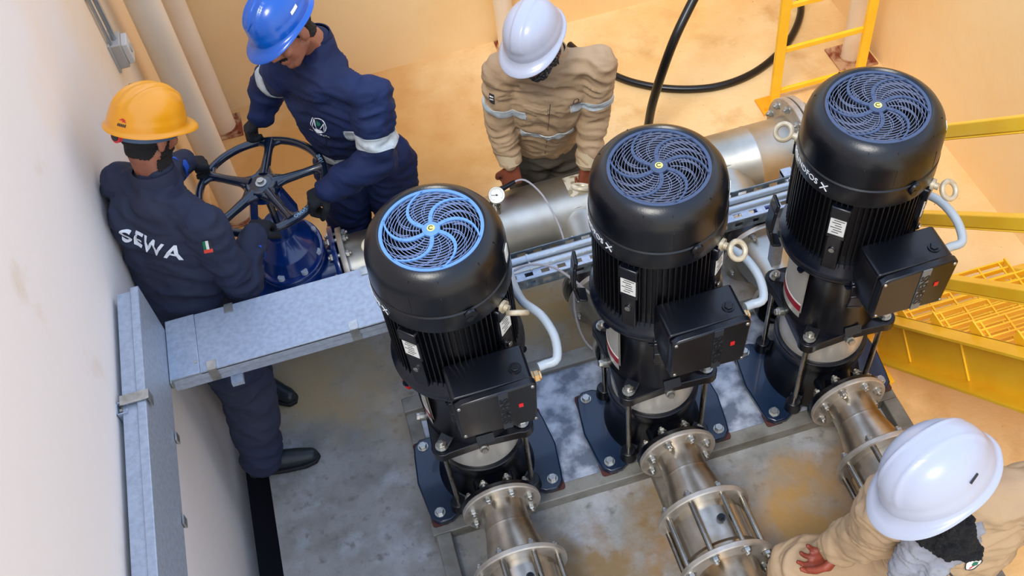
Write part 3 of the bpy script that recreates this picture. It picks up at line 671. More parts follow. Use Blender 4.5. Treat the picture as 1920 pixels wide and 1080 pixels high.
# ------------------------------------------------------------------ slotted support channel and conduits
t = thing('slotted_channel', 'long slotted galvanised channel carrying conduits behind the pumps', 'channel', (0, 2.36, 0))
mdk = mat('slotted_steel', (96,108,116), .45, .5, col2=(130,142,150), vs=40)
X0, X1, CZ = .2, 1.84, .92
n_ = int((X1-X0)/.06)
def slotted(y, z, w, h, name, m, up):
    b = MB(); 
    if up:   # upright web with slots
        b.box(((X0+X1)/2, y, z-h*.36),(X1-X0,w,h*.28)); b.box(((X0+X1)/2, y, z+h*.36),(X1-X0,w,h*.28))
        for k in range(n_+1): b.box((X0+.06*k, y, z),(.028,w,h*.46))
    else:
        b.box(((X0+X1)/2, y-w*.36, z),(X1-X0,w*.28,h)); b.box(((X0+X1)/2, y+w*.36, z),(X1-X0,w*.28,h))
        for k in range(n_+1): b.box((X0+.06*k, y, z),(.03,w*.46,h))
    return b.build(name, m, t)
slotted(-.055, CZ-.012, .003, .045, 'side_rail', mdk, True)
slotted(-.035, CZ+.012, .04, .003, 'top_strip', m_galv, False)
slotted(.062, CZ+.012, .003, .04, 'side_rail', mdk, True)
b = MB()
for x in (.42,1.12,1.8): b.box((x,.003,CZ-.02),(.04,.12,.004))
b.box(((X0+X1)/2,.02,CZ-.018),(X1-X0,.03,.003)); b.build('cross_strap', mdk, t)
for x in (.105,.785,1.46):
    b = MB(); b.box((x,.13,(CZ-.02+PZ)/2),(.04,.04,CZ-.02-PZ)); b.box((x,.09,CZ-.03),(.04,.12,.012)); b.build('support_leg', m_galv, t)
for j, (y, z, r) in enumerate(((.035,CZ+.012,.0165),(-.004,CZ+.012,.0155))):
    b = MB(); b.cyl((X0,2.36+y,z),(X1,2.36+y,z),r,seg=20)
    for x in (.42,1.165,1.8): b.pipe((x,2.36+y,z),(x+.008,2.36+y,z),r+.003,r-.001)
    tag(b.build('steel_conduit', m_zk), ['galvanised steel conduit on the rear side of the slotted channel','galvanised steel conduit on the front side of the slotted channel'][j], 'conduit')
b = MB(); b.tube([(.36,2.33,.97),(.42,2.32,.99),(.5,2.3,.96),(.58,2.27,.86),(.66,2.25,.72),(.72,2.24,.6)],.0045,8,smooth=2)
tag(b.build('sensor_cable', m_cable), 'thin grey cable arching from the channel to the middle pump', 'cable')
b = MB(); b.tube([(.62,2.5,.86),(.62,2.5,.7),(.6,2.48,.45),(.62,2.44,.28),(.67,2.4,.22),(.74,2.36,.24)],.0045,8,smooth=2)
tag(b.build('sensor_cable', m_cable), 'thin grey cable hanging in a loop beside the dark round flange', 'cable')
# ------------------------------------------------------------------ lidded cable trunking
def clip(b, c, ax, up, w, d):   # bent strip over an edge
    pass
t = thing('wall_trunking', 'galvanised cable trunking on its side along the left wall', 'cable tray', (-.89, 1.6, 1.15))
b = MB(); b.box((0.0,-.05,0),(.045,1.76,.25)); b.build('tray', m_galv, t, bevel=.002)
b = MB(); b.box((.036,-.05,.0),(.028,1.78,.262)); b.build('lid', m_galv, t, bevel=.003)
for y in (.4,-.5):
    b = MB(); b.box((.018,y,.136),(.085,.035,.004)); b.box((.058,y,.115),(.004,.035,.045)); b.box((-.024,y,.115),(.004,.035,.045)); b.build('clip', m_zinc, t)
for y in (.8,.62,.4,.1):
    b = MB(); b.box((.056,y,-.125),(.006,.03,.03)); b.box((.04,y,-.134),(.03,.03,.004)); b.build('clip', m_zinc, t)
t = thing('strut_bracket', 'open ended galvanised strut fixed upright behind the wall trunking', 'bracket', (-.93, 1.98, .9))
b = MB(); b.box((.002,0,.19),(.004,.045,.38)); b.box((.018,.0205,.19),(.032,.004,.38)); b.box((.018,-.0205,.19),(.032,.004,.38)); b.box((.032,.013,.19),(.004,.012,.38)); b.box((.032,-.013,.19),(.004,.012,.38)); b.build('channel', m_galv, t)
b = MB(); b.hexa((.006,0,.36),(1,0,0),.01,.02); b.box((.02,0,.34),(.006,.03,.03)); b.build('channel_nut', m_zinc, t)
TX0, TX1, TY = -.838, -.075, 2.345
t = thing('cable_trunking', 'galvanised cable trunking crossing from the left wall to the leftmost pump', 'cable tray', (TX0, TY, 1.0))
Lx = TX1-TX0
b = MB(); b.box((Lx/2,0,-.005),(Lx,.24,.06)); b.build('tray', m_galv, t, bevel=.002)
b = MB(); b.box((Lx/2+.05,0,.031),(Lx-.1,.252,.012)); b.box((Lx/2,.122,.018),(Lx,.008,.03)); b.box((Lx/2,-.122,.018),(Lx,.008,.03)); b.build('lid', m_galv, t, bevel=.002)
b = MB(); b.box((.05,0,.034),(.1,.252,.013)); b.build('end_cover', m_galv, t, bevel=.002)
for x, s in ((.14,-1),(.62,-1),(.22,1),(.7,1)):
    b = MB(); b.box((x,s*.11,.04),(.03,.036,.003)); b.box((x,s*.128,.01),(.03,.003,.062)); b.build('clip', m_zinc, t)
b = MB(); b.cyl((.09,-.08,.038),(.09,-.08,.042),.006,seg=12); b.build('screw', m_zinc, t)
b = MB(); b.box((.2,.0,-.045),(.04,.3,.02)); b.box((-.03,.0,-.045),(.44,.04,.02)); b.build('support_arm', m_galv, t)

t = thing('red_hook', 'small red plastic ring hooked beside the stool of the leftmost pump', 'hook', (-.105, 2.33, .5))
b = MB(); b.torus((0,0,0),(.7,-.3,.5),.024,.0065,28,8); b.cyl((.02,-.015,.0),(.05,-.04,-.01),.006); b.build('ring', m_red, t)
# ------------------------------------------------------------------ bodies grown from joined limbs
ICO = {}
def ico(n):
    if n not in ICO:
        b = bmesh.new(); bmesh.ops.create_icosphere(b, subdivisions=n, radius=1); ICO[n] = [v.co.copy() for v in b.verts]; b.free()
    return ICO[n]
class Blob:
    def __init__(s): s.V = []; s.F = []
    def hull(s, pts):
        b = bmesh.new()
        for p in pts: b.verts.new(p)
        r = bmesh.ops.convex_hull(b, input=b.verts)
        bmesh.ops.delete(b, geom=[g for g in r['geom_interior'] if isinstance(g, bmesh.types.BMVert)], context='VERTS')
        b.verts.index_update(); o = len(s.V)
        s.V += [v.co.copy() for v in b.verts]; s.F += [tuple(o+v.index for v in f.verts) for f in b.faces]; b.free(); return s
    def ball(s, c, r, n=2): return s.hull([V(c)+p*r for p in ico(n)])
    def ell(s, c, a, R=None, n=3):
        R = R or Matrix.Identity(3); return s.hull([V(c)+R @ V(p.x*a[0], p.y*a[1], p.z*a[2]) for p in ico(n)])
    def cap(s, p0, r0, p1, r1, n=2): return s.hull([V(p0)+p*r0 for p in ico(n)]+[V(p1)+p*r1 for p in ico(n)])
    def chain(s, pts, n=2):
        for (a, ra), (b, rb) in zip(pts, pts[1:]): s.cap(a, ra, b, rb, n)
        return s
    def sections(s, secs, n=2):
        """secs: (centre, halfwidth, halfdepth, side direction, front direction)"""
        def pts(q):
            c, a, d, sd, fr = q; sd = V(sd).normalized(); fr = V(fr); fr = (fr-sd*fr.dot(sd)).normalized(); up = sd.cross(fr)
            return [V(c)+sd*p.x*a+fr*p.y*d+up*p.z*min(a, d)*.55 for p in ico(n)]
        for q0, q1 in zip(secs, secs[1:]): s.hull(pts(q0)+pts(q1))
        return s
    def grow(s, name, m, parent, voxel=.006, smooth=3, wr=0., wf=14., wk=None):
        me = bpy.data.meshes.new(name); me.from_pydata(s.V, [], s.F); o = bpy.data.objects.new(name, me); COL.objects.link(o)
        md = o.modifiers.new('r', 'REMESH'); md.mode = 'VOXEL'; md.voxel_size = voxel
        dg = bpy.context.evaluated_depsgraph_get(); dg.update()
        m2 = bpy.data.meshes.new_from_object(o.evaluated_get(dg)); bpy.data.objects.remove(o); bpy.data.meshes.remove(me)
        b = bmesh.new(); b.from_mesh(m2)
        for _ in range(smooth): bmesh.ops.smooth_vert(b, verts=b.verts, factor=.5, use_axis_x=True, use_axis_y=True, use_axis_z=True)
        if wr:
            b.normal_update()
            for v in b.verts:
                p = v.co; w_ = V(noise.noise(p*5), noise.noise(p*5+V(9,0,0)), noise.noise(p*5+V(0,9,0)))*.06
                q = p+w_; q = V(q.x*wf*.75, q.y*wf*.75, q.z*wf*1.9+q.x*wf*.5)
                k = 1-abs(noise.noise(q+V(3,1,7)))*3.2; k2 = 1-abs(noise.noise(q*2.1))*3.; k3 = noise.noise(p*wf*.5)
                v.co += v.normal*wr*(max(-.9, k)*.85+max(-.5, k2)*.35+k3*.5)
            bmesh.ops.smooth_vert(b, verts=b.verts, factor=.25, use_axis_x=True, use_axis_y=True, use_axis_z=True)
        b.to_mesh(m2); b.free(); m2.name = name
        m2.materials.clear(); m2.materials.append(m); m2.shade_smooth()
        o = bpy.data.objects.new(name, m2); COL.objects.link(o); o.parent = parent; return o
def patch(src, name, m, parent, planes=(), pred=None, h=.003, rough=0., closed=True):
    """a layer hugging SRC's surface between cutting planes"""
    b = bmesh.new(); b.from_mesh(src.data)
    if pred is not None:
        bmesh.ops.delete(b, geom=[f for f in b.faces if not pred(f.calc_center_median())], context='FACES')
    for co, no in planes:
        bmesh.ops.bisect_plane(b, geom=b.verts[:]+b.edges[:]+b.faces[:], plane_co=V(co), plane_no=V(no), clear_inner=True)
    b.normal_update()
    nr = {v: v.normal.copy() for v in b.verts}
    if closed:
        ed = [e for e in b.edges if e.is_boundary]; r = bmesh.ops.extrude_edge_only(b, edges=ed)
        new = {g for g in r['geom'] if isinstance(g, bmesh.types.BMVert)}
    else: new = set()
    for v in b.verts:
        if v not in new and v in nr: v.co += nr[v]*(h+(rough*(noise.noise(v.co*90)+noise.noise(v.co*200)) if rough else 0))
    for v in new: v.co -= v.normal*0
    me = bpy.data.meshes.new(name); b.to_mesh(me); b.free(); me.materials.append(m); me.shade_smooth()
    me.set_sharp_from_angle(angle=math.radians(50))
    o = bpy.data.objects.new(name, me); COL.objects.link(o); o.parent = parent; return o
def band(src, p0, p1, t, w, name, m, parent, h=.0035, rad=.13):
    """a stripe of width w around the limb p0-p1 at fraction t"""
    p0, p1 = V(p0), V(p1); d = (p1-p0).normalized(); c = p0.lerp(p1, t)
    return patch(src, name, m, parent, [(c-d*w/2, d), (c+d*w/2, -d)], lambda q: (q-c).length < rad and abs((q-c).dot(d)) < w, h)
def on_cloth(src, O, x, y, lift=.004, back=.3):
    tr = BVHTree.FromPolygons([v.co.copy() for v in src.data.vertices], [tuple(p.vertices) for p in src.data.polygons])
    O = V(O); x = V(x).normalized(); y = V(y); y = (y-x*y.dot(x)).normalized(); n = x.cross(y)
    def fn(c):
        s = O+x*c.x+y*c.y+n*back; hit = tr.ray_cast(s, -n, back*3)
        return (hit[0] if hit[0] is not None else O+x*c.x+y*c.y)+n*(lift+c.z)
    return fn
def flat_patch(fn, polys, name, m, parent, z=0.):
    """flat shapes laid on cloth or shell: every polygon gets split so it follows the surface"""
    b = MB()
    for po in polys:
        vs = [b.bm.verts.new((x, y, 0)) for x, y in po]; b.bm.faces.new(vs)
    bmesh.ops.triangulate(b.bm, faces=b.bm.faces)
    for _ in range(3): bmesh.ops.subdivide_edges(b.bm, edges=[e for e in b.bm.edges if e.calc_length() > .007], cuts=1); bmesh.ops.triangulate(b.bm, faces=b.bm.faces)
    for v in b.bm.verts: v.co = fn(V(v.co.x, v.co.y, z))
    return b.build(name, m, parent, smooth=False)
def ring_poly(r0, r1, sx=1., sy=1., n=24, cx=0., cy=0.):
    out = []
    for k in range(n):
        a, c = 2*PI*k/n, 2*PI*(k+1)/n
        out.append([(cx+sx*r0*math.cos(a), cy+sy*r0*math.sin(a)), (cx+sx*r1*math.cos(a), cy+sy*r1*math.sin(a)), (cx+sx*r1*math.cos(c), cy+sy*r1*math.sin(c)), (cx+sx*r0*math.cos(c), cy+sy*r0*math.sin(c))])
    return out
def disc(r, sx=1., sy=1., cx=0., cy=0., n=20): return [(cx+sx*r*math.cos(2*PI*k/n), cy+sy*r*math.sin(2*PI*k/n)) for k in range(n)]
def hand(bl, W, d, n, side, curl=(.8,1.1,.7), e=0., k=1., thumb=1.):
    W = V(W); d = V(d).normalized(); n = V(n); n = (n-d*n.dot(d)).normalized(); t = d.cross(n)*side
    for i, off in enumerate((.031,.0105,-.0105,-.03)):
        off *= k; K = W+d*(.086-.004*abs(i-1))*k+t*off
        bl.cap(W+t*off*.55, .0155+e, K, .0128+e)
        p = K; a = .12*(i-1)*0
        for L, r, c in zip([(.042,.026,.02),(.047,.03,.021),(.044,.028,.02),(.034,.021,.018)][i], (.0098,.0088,.008), curl):
            a += c*(1+.06*(i-1)); q = p+(d*math.cos(a)+n*math.sin(a)+t*(.05*(1.5-i)))*L*k
            bl.cap(p, r+e, q, r-.0008+e); p = q
    bl.cap(W+t*.014*k+n*.006, .018+e, W+d*.055*k+t*.024*k+n*.008, .015+e)
    b0 = W+d*.028*k+t*.032*k+n*.006; b1 = b0+(d*.55+t*.62+n*.45*thumb).normalized()*.038*k; b2 = b1+(d*.75+t*.1+n*.65*thumb).normalized()*.032*k; b3 = b2+(d*.6-t*.15+n*.75*thumb).normalized()*.022*k
    bl.chain([(b0,.0135+e),(b1,.0112+e),(b2,.0102+e),(b3,.0088+e)])
def head_frame(F, up=None):
    f = V(F).normalized(); u = V(up) if up is not None else V(0,0,1); u = (u-f*u.dot(f)).normalized(); return f, u.cross(f), u
def head(bl, c, fr, neck):
    c = V(c); f, l, u = fr; R = Matrix((f, l, u)).transposed()
    P = lambda x, y, z: c+f*x+l*y+u*z
    bl.ell(P(-.012,0,.03), (.097,.075,.096), R); bl.ell(P(.03,0,-.035), (.062,.058,.082), R)
    bl.cap(P(.072,0,-.098), .021, P(.05,0,-.085), .035)
    for s in (-1, 1):
        bl.cap(P(.0,s*.05,-.055), .02, P(.062,s*.018,-.098), .019); bl.cap(P(.08,s*.036,.02), .013, P(.088,0,.016), .012)
        bl.ball(P(.066,s*.038,-.03), .022); bl.ball(P(.1,s*.0115,-.037), .0085)
        bl.ell(P(-.012,s*.079,-.012), (.02,.008,.032), R); bl.ell(P(-.004,s*.074,-.022), (.012,.01,.02), R)
    bl.cap(P(.09,0,.008), .009, P(.112,0,-.031), .0125)
    bl.chain([(P(.084,-.022,-.066),.007),(P(.096,0,-.061),.0085),(P(.084,.022,-.066),.007)]); bl.chain([(P(.083,-.018,-.073),.007),(P(.093,0,-.074),.009),(P(.083,.018,-.073),.007)])
    bl.cap(P(-.025,0,-.05), .056, neck, .062)
def face_bits(c, fr, parent, m_hair, brow=True):
    c = V(c); f, l, u = fr; P = lambda x, y, z: c+f*x+l*y+u*z
    for s in (-1, 1):
        b = MB(); b.sphere(P(.074,s*.031,-.004), .0135, 16); e = b.build('eye', mat('eye_white',(220,214,206),.3), parent)
        b = MB(); b.sphere(P(.0835,s*.031,-.007), .0055, 12); b.build('iris', mat('dark_iris',(30,18,12),.2), e)
        b = MB(); b.tube([P(.081,s*.014,.014),P(.087,s*.03,.021),P(.078,s*.052,.016)], [.0035,.0045,.0025], 8, smooth=1); b.build('eyebrow', m_hair, parent)
def helmet(c, fr, m, parent, dims=(.142,.114,.128), tilt=0., ridge=1, vents=0, name='hard_hat'):
    c = V(c); f, l, u = fr
    if tilt: Rt = Matrix.Rotation(tilt, 3, l); f, u = Rt @ f, Rt @ u
    a, bb, h = dims; NA, NP = 96, 26; bm_ = MB(); rows = []
    def ss(x, e0, e1): t = min(1, max(0, (x-e0)/(e1-e0))); return t*t*(3-2*t)
    def at(az, ph):
        sp_, cp_ = math.sin(ph)**.88, max(0, math.cos(ph))**.82
        x, y, z = a*math.cos(az)*sp_, bb*math.sin(az)*sp_, h*cp_
        k = 0.
        if ridge == 1:   # raised centre panel with soft sides
            k = .0055*(1-ss(abs(y), .020, .027))*ss(z/h, .25, .42)
        elif ridge == 2:   # two ribs running front to back
            k = .004*math.exp(-((abs(y)-.026-.02*(1-z/h))/.0045)**2)*ss(z/h, .2, .4)+.0025*(1-ss(abs(y), .02, .05))
        elif ridge == 3:   # three shallow ribs and a step round the rim
            k = .0045*(1-ss(abs(abs(y)-.034), .004, .009))*ss(z/h, .45, .6)+.004*(1-ss(abs(y), .006, .012))*ss(z/h, .45, .6)
        k += .0035*(1-ss(z/h, .16, .2))
        nx = V(x/a/a, y/bb/bb, z/h/h).normalized(); return V(x, y, z)+nx*k
    top = bm_.bm.verts.new(c+u*at(0, 0).z+f*0)
    for i in range(1, NP+1):
        ph = PI/2*i/NP; rows.append([at(2*PI*j/NA, ph) for j in range(NA)])
    for e, dz in ((.004,-.004),(.6,-.01),(1.,-.013),(1.04,-.017),(.9,-.0165)):
        row = []
        for j in range(NA):
            az = 2*PI*j/NA; cf = max(0, math.cos(az)); ext = .012+.034*cf**1.6; n0 = V(math.cos(az)/a, math.sin(az)/bb, 0).normalized()
            if e < .01: q = at(az, PI/2)+V(0,0,dz)
            else: q = at(az, PI/2)+n0*ext*e+V(0,0,dz-.012*cf**2*e)
            row.append(q)
        rows.append(row)
    vr = [[bm_.bm.verts.new(c+f*q.x+l*q.y+u*q.z) for q in r] for r in rows]
    for j in range(NA): bm_.bm.faces.new((top, vr[0][j], vr[0][(j+1) % NA]))
    for A_, B_ in zip(vr, vr[1:]):
        for j in range(NA): bm_.bm.faces.new((A_[j], B_[j], B_[(j+1) % NA], A_[(j+1) % NA]))
    o = bm_.build(name, m, parent, ang=70)
    sd = o.modifiers.new('shell', 'SOLIDIFY'); sd.thickness = .003; sd.offset = -1
    if vents:
        for s in (-1, 0, 1):
            b = MB(); q = at(PI/2+.12*s+.0, .62); R = Matrix((f, l, u)).transposed(); p = c+f*(q.x+s*.0)+l*q.y*1.0+u*q.z
            b.box(p, (.012,.007,.005), R); b.build('vent', m_inside, o)
    return o, (c, f, l, u, at)
def shell_fn(fr, az, ph, size=1.):
    c, f, l, u, at = fr
    def fn(q):
        r = at(az+q.x/.13, ph-q.y/.13); n_ = V(r.x/.02, r.y/.0132, r.z/.016).normalized(); r = r+n_*(.0016+q.z); return c+f*r.x+l*r.y+u*r.z
    return fn
def shoe(ank, toe, parent, lab=None):
    ank, toe = V(ank), V(toe); z0 = min(ank.z, toe.z)-.0; d = V(toe.x-ank.x, toe.y-ank.y, 0).normalized(); s = V(-d.y, d.x, 0); g = V(ank.x, ank.y, toe.z)
    b = Blob(); b.chain([(g-d*.035+V(0,0,.045),.036),(g+d*.06+V(0,0,.045),.04),(g+d*.13+V(0,0,.035),.038),(g+d*.185+V(0,0,.032),.03)],3); b.cap(g-d*.02+V(0,0,.1),.042,g+d*.02+V(0,0,.05),.044)
    o = b.grow('safety_shoe', mat('black_leather',(26,34,38),.45,bump=.15,bs=90), parent, .005, 3)
    bb = MB(); poly = [(-.075,-.03),(-.06,-.04),(.0,-.041),(.08,-.046),(.16,-.044),(.205,-.03),(.222,0),(.205,.03),(.16,.044),(.08,.046),(0,.041),(-.06,.04),(-.075,.03)]
    F4 = Matrix((d, s, V(0,0,1))).transposed().to_4x4(); F4.translation = g
    bb.prism(poly, .0, .022, F4); bb.build('sole', mat('black_rubber',(16,18,22),.7), o, bevel=.004)
    bb = MB()
    for k in range(4):
        p = g+d*(.035+.022*k)+V(0,0,.1-.012*k); bb.tube([p-s*.03-V(0,0,.016),p+V(0,0,.002),p+s*.03-V(0,0,.016)],.0025,6,smooth=1)
    p = g+d*.05+V(0,0,.102); bb.tube([p,p+s*.02+V(0,0,.03)+d*.01,p+s*.035+V(0,0,.01)-d*.01,p],.0024,6,smooth=2); bb.tube([p,p-s*.02+V(0,0,.02)+d*.02,p-s*.03+V(0,0,.004)+d*.03,p],.0024,6,smooth=2)
    bb.build('laces', mat('black_lace',(20,22,26),.7), o)
    bb = MB(); bb.box(g+d*.02-s*.044+V(0,0,.06),(.022,.003,.008),F4.to_3x3()); bb.build('tag', m_white, o)
    return o
def lerp(a, b, t): return V(a).lerp(V(b), t)
def limbs(bl, J, e=0., arms=(.062,.05,.036), legs=(.09,.066,.046), n=2):
    for s in 'LR':
        if 'sh'+s in J and 'el'+s in J: bl.chain([(J['sh'+s],arms[0]+e),(lerp(J['sh'+s],J['el'+s],.5),(arms[0]+arms[1])/2-.001+e),(J['el'+s],arms[1]+e),(lerp(J['el'+s],J['wr'+s],.35),arms[1]*.96+e),(J['wr'+s],arms[2]+e)],n)
        if 'hip'+s in J: bl.chain([(J['hip'+s],legs[0]+e),(lerp(J['hip'+s],J['kn'+s],.5),(legs[0]+legs[1])/2+e),(J['kn'+s],legs[1]+e),(lerp(J['kn'+s],J['an'+s],.35),legs[1]*.95+e),(J['an'+s],legs[2]+e)],n)
def torso(bl, J, W, e=0., k=1.):
    """W: chest half width"""
    side = V(J['shL'])-V(J['shR']); mid = (V(J['shL'])+V(J['shR']))/2; pv = V(J['pelvis']); F = V(J['F']); up = mid-pv
    F = (F-up.normalized()*F.dot(up.normalized())).normalized()
    A = lambda t, o=0: pv.lerp(mid, t)+F*o
    bl.sections([(A(-.12),.135*k+e,.1*k+e,side,F),(A(.05),.165*k+e,.125*k+e,side,F),(A(.3,.02),.155*k+e,.125*k+e,side,F),(A(.55,.03),.165*k+e,.125*k+e,side,F),(A(.82,.015),W+e,.115*k+e,side,F),(A(1.0,0),W*.86+e,.08*k+e,side,F)],3)
    bl.chain([(J['shL'],.062+e),(mid+up.normalized()*.045,.06+e),(J['shR'],.062+e)])
def collar(J, c, d, m, parent, r=.078, h=.05, open_=.5):
    b = MB(); f = V(J['F']); d = V(d).normalized()
    x, y, z = b._frame(d)
    a0 = math.atan2(f.dot(y), f.dot(x))
    b.lathe([(r+.006,0),(r+.004,h*.6),(r-.002,h),(r-.007,h),(r-.002,h*.6),(r,0)], c, d, 36, a0+open_, a0+2*PI-open_, close=True)
    return b.build('collar', m, parent)
def zipper(src, J, m, parent, t0, t1, w=.004):
    pass
HAIR = mat('black_hair', (16,12,12), .75, bump=.6, bs=260)
HAIRG = mat('greying_hair', (26,24,26), .8, col2=(120,118,116), vs=120, lo=.5, hi=.66, bump=.5, bs=260)
STRIPE = mat('silver_stripe', (196,204,206), .4, .15, col2=(170,180,184), vs=30, bump=.2, bs=60)
def skin(name, c, c2): return mat(name, c, .5, col2=c2, vs=14, bump=.06, bs=120)
def bare_frame(J): f = V(J['F']); return f
# ------------------------------------------------------------------ worker at the left wall, yellow helmet
def thing_p(label, loc): return thing('person', label, 'person', loc)
def P0(parent): 
    pass
def relocate(root, loc):
    """children were built in world space: give the root its place and take it off the children"""
    root.location = loc
    for ch in root.children: ch.location = -V(loc)
def hair_patch(body, c, fr, m, parent, h=.008, front=.05, low=-.06, name='hair', side=.0, rough=.002):
    c = V(c); f, l, u = fr
    def pr(q):
        d = q-c; x, y, z = d.dot(f), d.dot(l), d.dot(u)
        if d.length > .17: return False
        if abs(y) > .0745 and x > -.04 and z < .03: return False
        return z > low+max(0, x+.04)*1.25 and x < front
    return patch(body, name, m, parent, (), pr, h, rough)
def beard_patch(body, c, fr, m, parent, h=.008, rough=.003, low=-.16, name='beard', back=-.02):
    c = V(c); f, l, u = fr
    def pr(q):
        d = q-c; x, y, z = d.dot(f), d.dot(l), d.dot(u)
        if z < low or d.length > .19: return False
        if x > .08 and abs(y) < .02 and -.082 < z < -.057: return False
        return (x > back and z < -.075+.0*x) or (x > .078 and -.057 <= z < -.044 and abs(y) < .03) or (x > -.005 and z < -.02 and abs(y) > .05+.0*x and x < .035) or (x > .0 and z < -.055 and abs(y) > .025)
    return patch(body, name, m, parent, (), pr, h, rough)
NAVY = mat('faded_navy_cloth', (38,44,64), .8, col2=(22,32,60), vs=3, bump=.15, bs=160)
NAVY2 = mat('navy_cloth', (8,32,78), .8, col2=(6,24,64), vs=4, bump=.15, bs=160)
TAN = mat('tan_cloth', (178,150,116), .8, col2=(164,136,104), vs=4, bump=.15, bs=160)
GLOVE = mat('black_knit_glove', (14,20,28), .75, bump=.5, bs=240)
m_seam = mat('seam_thread', (20,24,34), .8)
# A
J = dict(head=(-.69,2.86,1.53),neck=(-.715,2.80,1.38),shL=(-.85,2.87,1.335),shR=(-.61,2.62,1.285),elR=(-.565,2.555,1.0),wrR=(-.505,2.79,.995),elL=(-.85,3.06,1.1),wrL=(-.72,3.28,1.0),
  pelvis=(-.79,2.66,.88),hipR=(-.745,2.60,.8),knR=(-.72,2.56,.44),anR=(-.765,2.43,.14),hipL=(-.79,2.76,.8),knL=(-.76,2.8,.45),anL=(-.755,2.86,.14),F=(.62,.76,-.15))
t = thing_p('worker in faded navy coveralls and yellow hard hat turning the handwheel beside the left wall', (-.77,2.6,PZ))
SK = skin('brown_skin', (160,100,74), (140,84,60))
frA = head_frame((.64,.57,-.47))
bl = Blob(); head(bl, J['head'], frA, J['neck']); torso(bl, J, .165, -.03); limbs(bl, J, -.018)
gR = ((J['wrR'], (.42,.86,-.12), (-.1,-.1,-1), -1), (.95,1.25,.8)); gL = ((J['wrL'], (.72,.2,-.5), (-.35,-.1,-.9), 1), (.9,1.2,.8))
for g, cu in (gR, gL): hand(bl, *g, curl=cu)
for s in 'LR': bl.cap(J['an'+s], .032, V(J['an'+s])-V(0,0,.06), .03)
body = bl.grow('body', SK, t, .006, 2)
bl = Blob(); torso(bl, J, .19, .0, 1.16); limbs(bl, J, .004, (.068,.054,.044), (.115,.1,.078), 3)
bl.cap(J['neck'], .07, lerp(J['shL'],J['shR'],.5), .1); bl.cap((-.835,2.77,1.28),.085,(-.83,2.68,.98),.095,3)
cov = bl.grow('coverall', NAVY, t, .008, 3, .010, 10)
collar(J, V(J['neck'])-V(.01,.01,.015), V(J['head'])-V(J['neck'])+V(0,0,.1), NAVY, cov, .074, .06, .45)
sh = V(J['shR'])-V(J['shL']); ctr = lerp(J['shL'],J['shR'],.5)+V(.005,-.06,-.13)
put_text('SEWA', .074, on_cloth(cov, V(-.828,2.61,1.26), V(.55,-.8,-.1), V(.2,.15,1), back=.3), 'back_lettering', m_txt, cov, ext=.0003, bold=.0014, spacing=1.12, cuts=1)
# flag patch on the right upper arm
ua = V(J['shR'])-V(J['elR']); fc = lerp(J['shR'],J['elR'],.25)+V(-.01,-.06,.05)
fn = on_cloth(cov, fc, V(.75,.1,.55), V(-.3,.6,.55)); 
GRN = mat('flag_green',(20,110,70),.7)
W_, H_ = .021, .014; FN = V(.15,-.75,.6).normalized(); FX = V(.12,.45,.8); FX = (FX-FN*FX.dot(FN)).normalized()
fn = on_cloth(cov, fc, FX, FN.cross(FX))
flat_patch(fn, [[(-W_,H_/3),(W_,H_/3),(W_,H_),(-W_,H_)]], 'flag_patch', GRN, cov)
flat_patch(fn, [[(-W_,-H_/3),(W_,-H_/3),(W_,H_/3),(-W_,H_/3)]], 'flag_patch', m_white, cov)
flat_patch(fn, [[(-W_,-H_),(W_,-H_),(W_,-H_/3),(-W_,-H_/3)]], 'flag_patch', m_ink, cov)
flat_patch(fn, [[(-W_*1.05,-H_*1.05),(-W_*.45,-H_*1.05),(-W_*.45,H_*1.05),(-W_*1.05,H_*1.05)]], 'flag_patch', mat('flag_red',(226,70,50),.6), cov, .0008)
for (g, cu), s in ((gR,'R'),(gL,'L')):
    bl = Blob(); hand(bl, *g, curl=cu, e=.0028); bl.cap(J['wr'+s], .03, V(J['wr'+s])-V(g[1]).normalized()*.03, .031)
    gl = bl.grow('glove', GLOVE, t, .005, 2)
for s in 'RL':
    b = MB(); d = (V(J['wr'+s])-V(J['el'+s])).normalized(); p = V(J['wr'+s])-d*.075; b.lathe([(.055,0),(.05,.035),(.046,.038),(.05,0)], p, d, 28, close=True); b.build('sleeve_cuff', mat('bright_blue_lining',(24,84,190),.7), cov)
hair_patch(body, J['head'], frA, HAIR, t, .004, .05, -.07)
beard_patch(body, J['head'], frA, HAIR, t, .004, .0015)
face_bits(J['head'], frA, t, HAIR)
YEL = mat('yellow_helmet', (240,158,16), .32, coat=.3)
hh, hf = helmet(V(J['head'])+frA[2]*.042-frA[0]*.006, frA, YEL, t, (.133,.106,.122), .0, 3, 1)
c, f, l, u, _ = hf
b = MB(); b.lathe([(.101,-.03),(.106,-.03),(.106,.004),(.101,.004)], c, u, 40, close=True)
for v in b.bm.verts:
    d = v.co-c; v.co = c+f*d.dot(f)*1.12+l*d.dot(l)*.86+u*(d.dot(u)-.012)
b.build('head_band', mat('blue_grey_plastic',(70,96,124),.5), hh)
b = MB(); q = c-f*.122-u*.03; b.cyl(q+f*.01, q-f*.006, .021, seg=28); b.build('ratchet_knob', mat('coral_red',(226,60,64),.5), hh)
b = MB(); q = c-f*.128-u*.03; b.cyl(q, q-f*.004, .014, seg=24); b.build('ratchet_dial', m_ink, hh)
fnh = shell_fn(hf, PI+.3, 1.4)
flat_patch(fnh, [[(-.016,.004),(.0,.012),(.014,.006),(.0,.005)],[(-.004,.0),(.006,.007),(.016,-.002),(.004,.001)]], 'helmet_mark', m_red, hh)
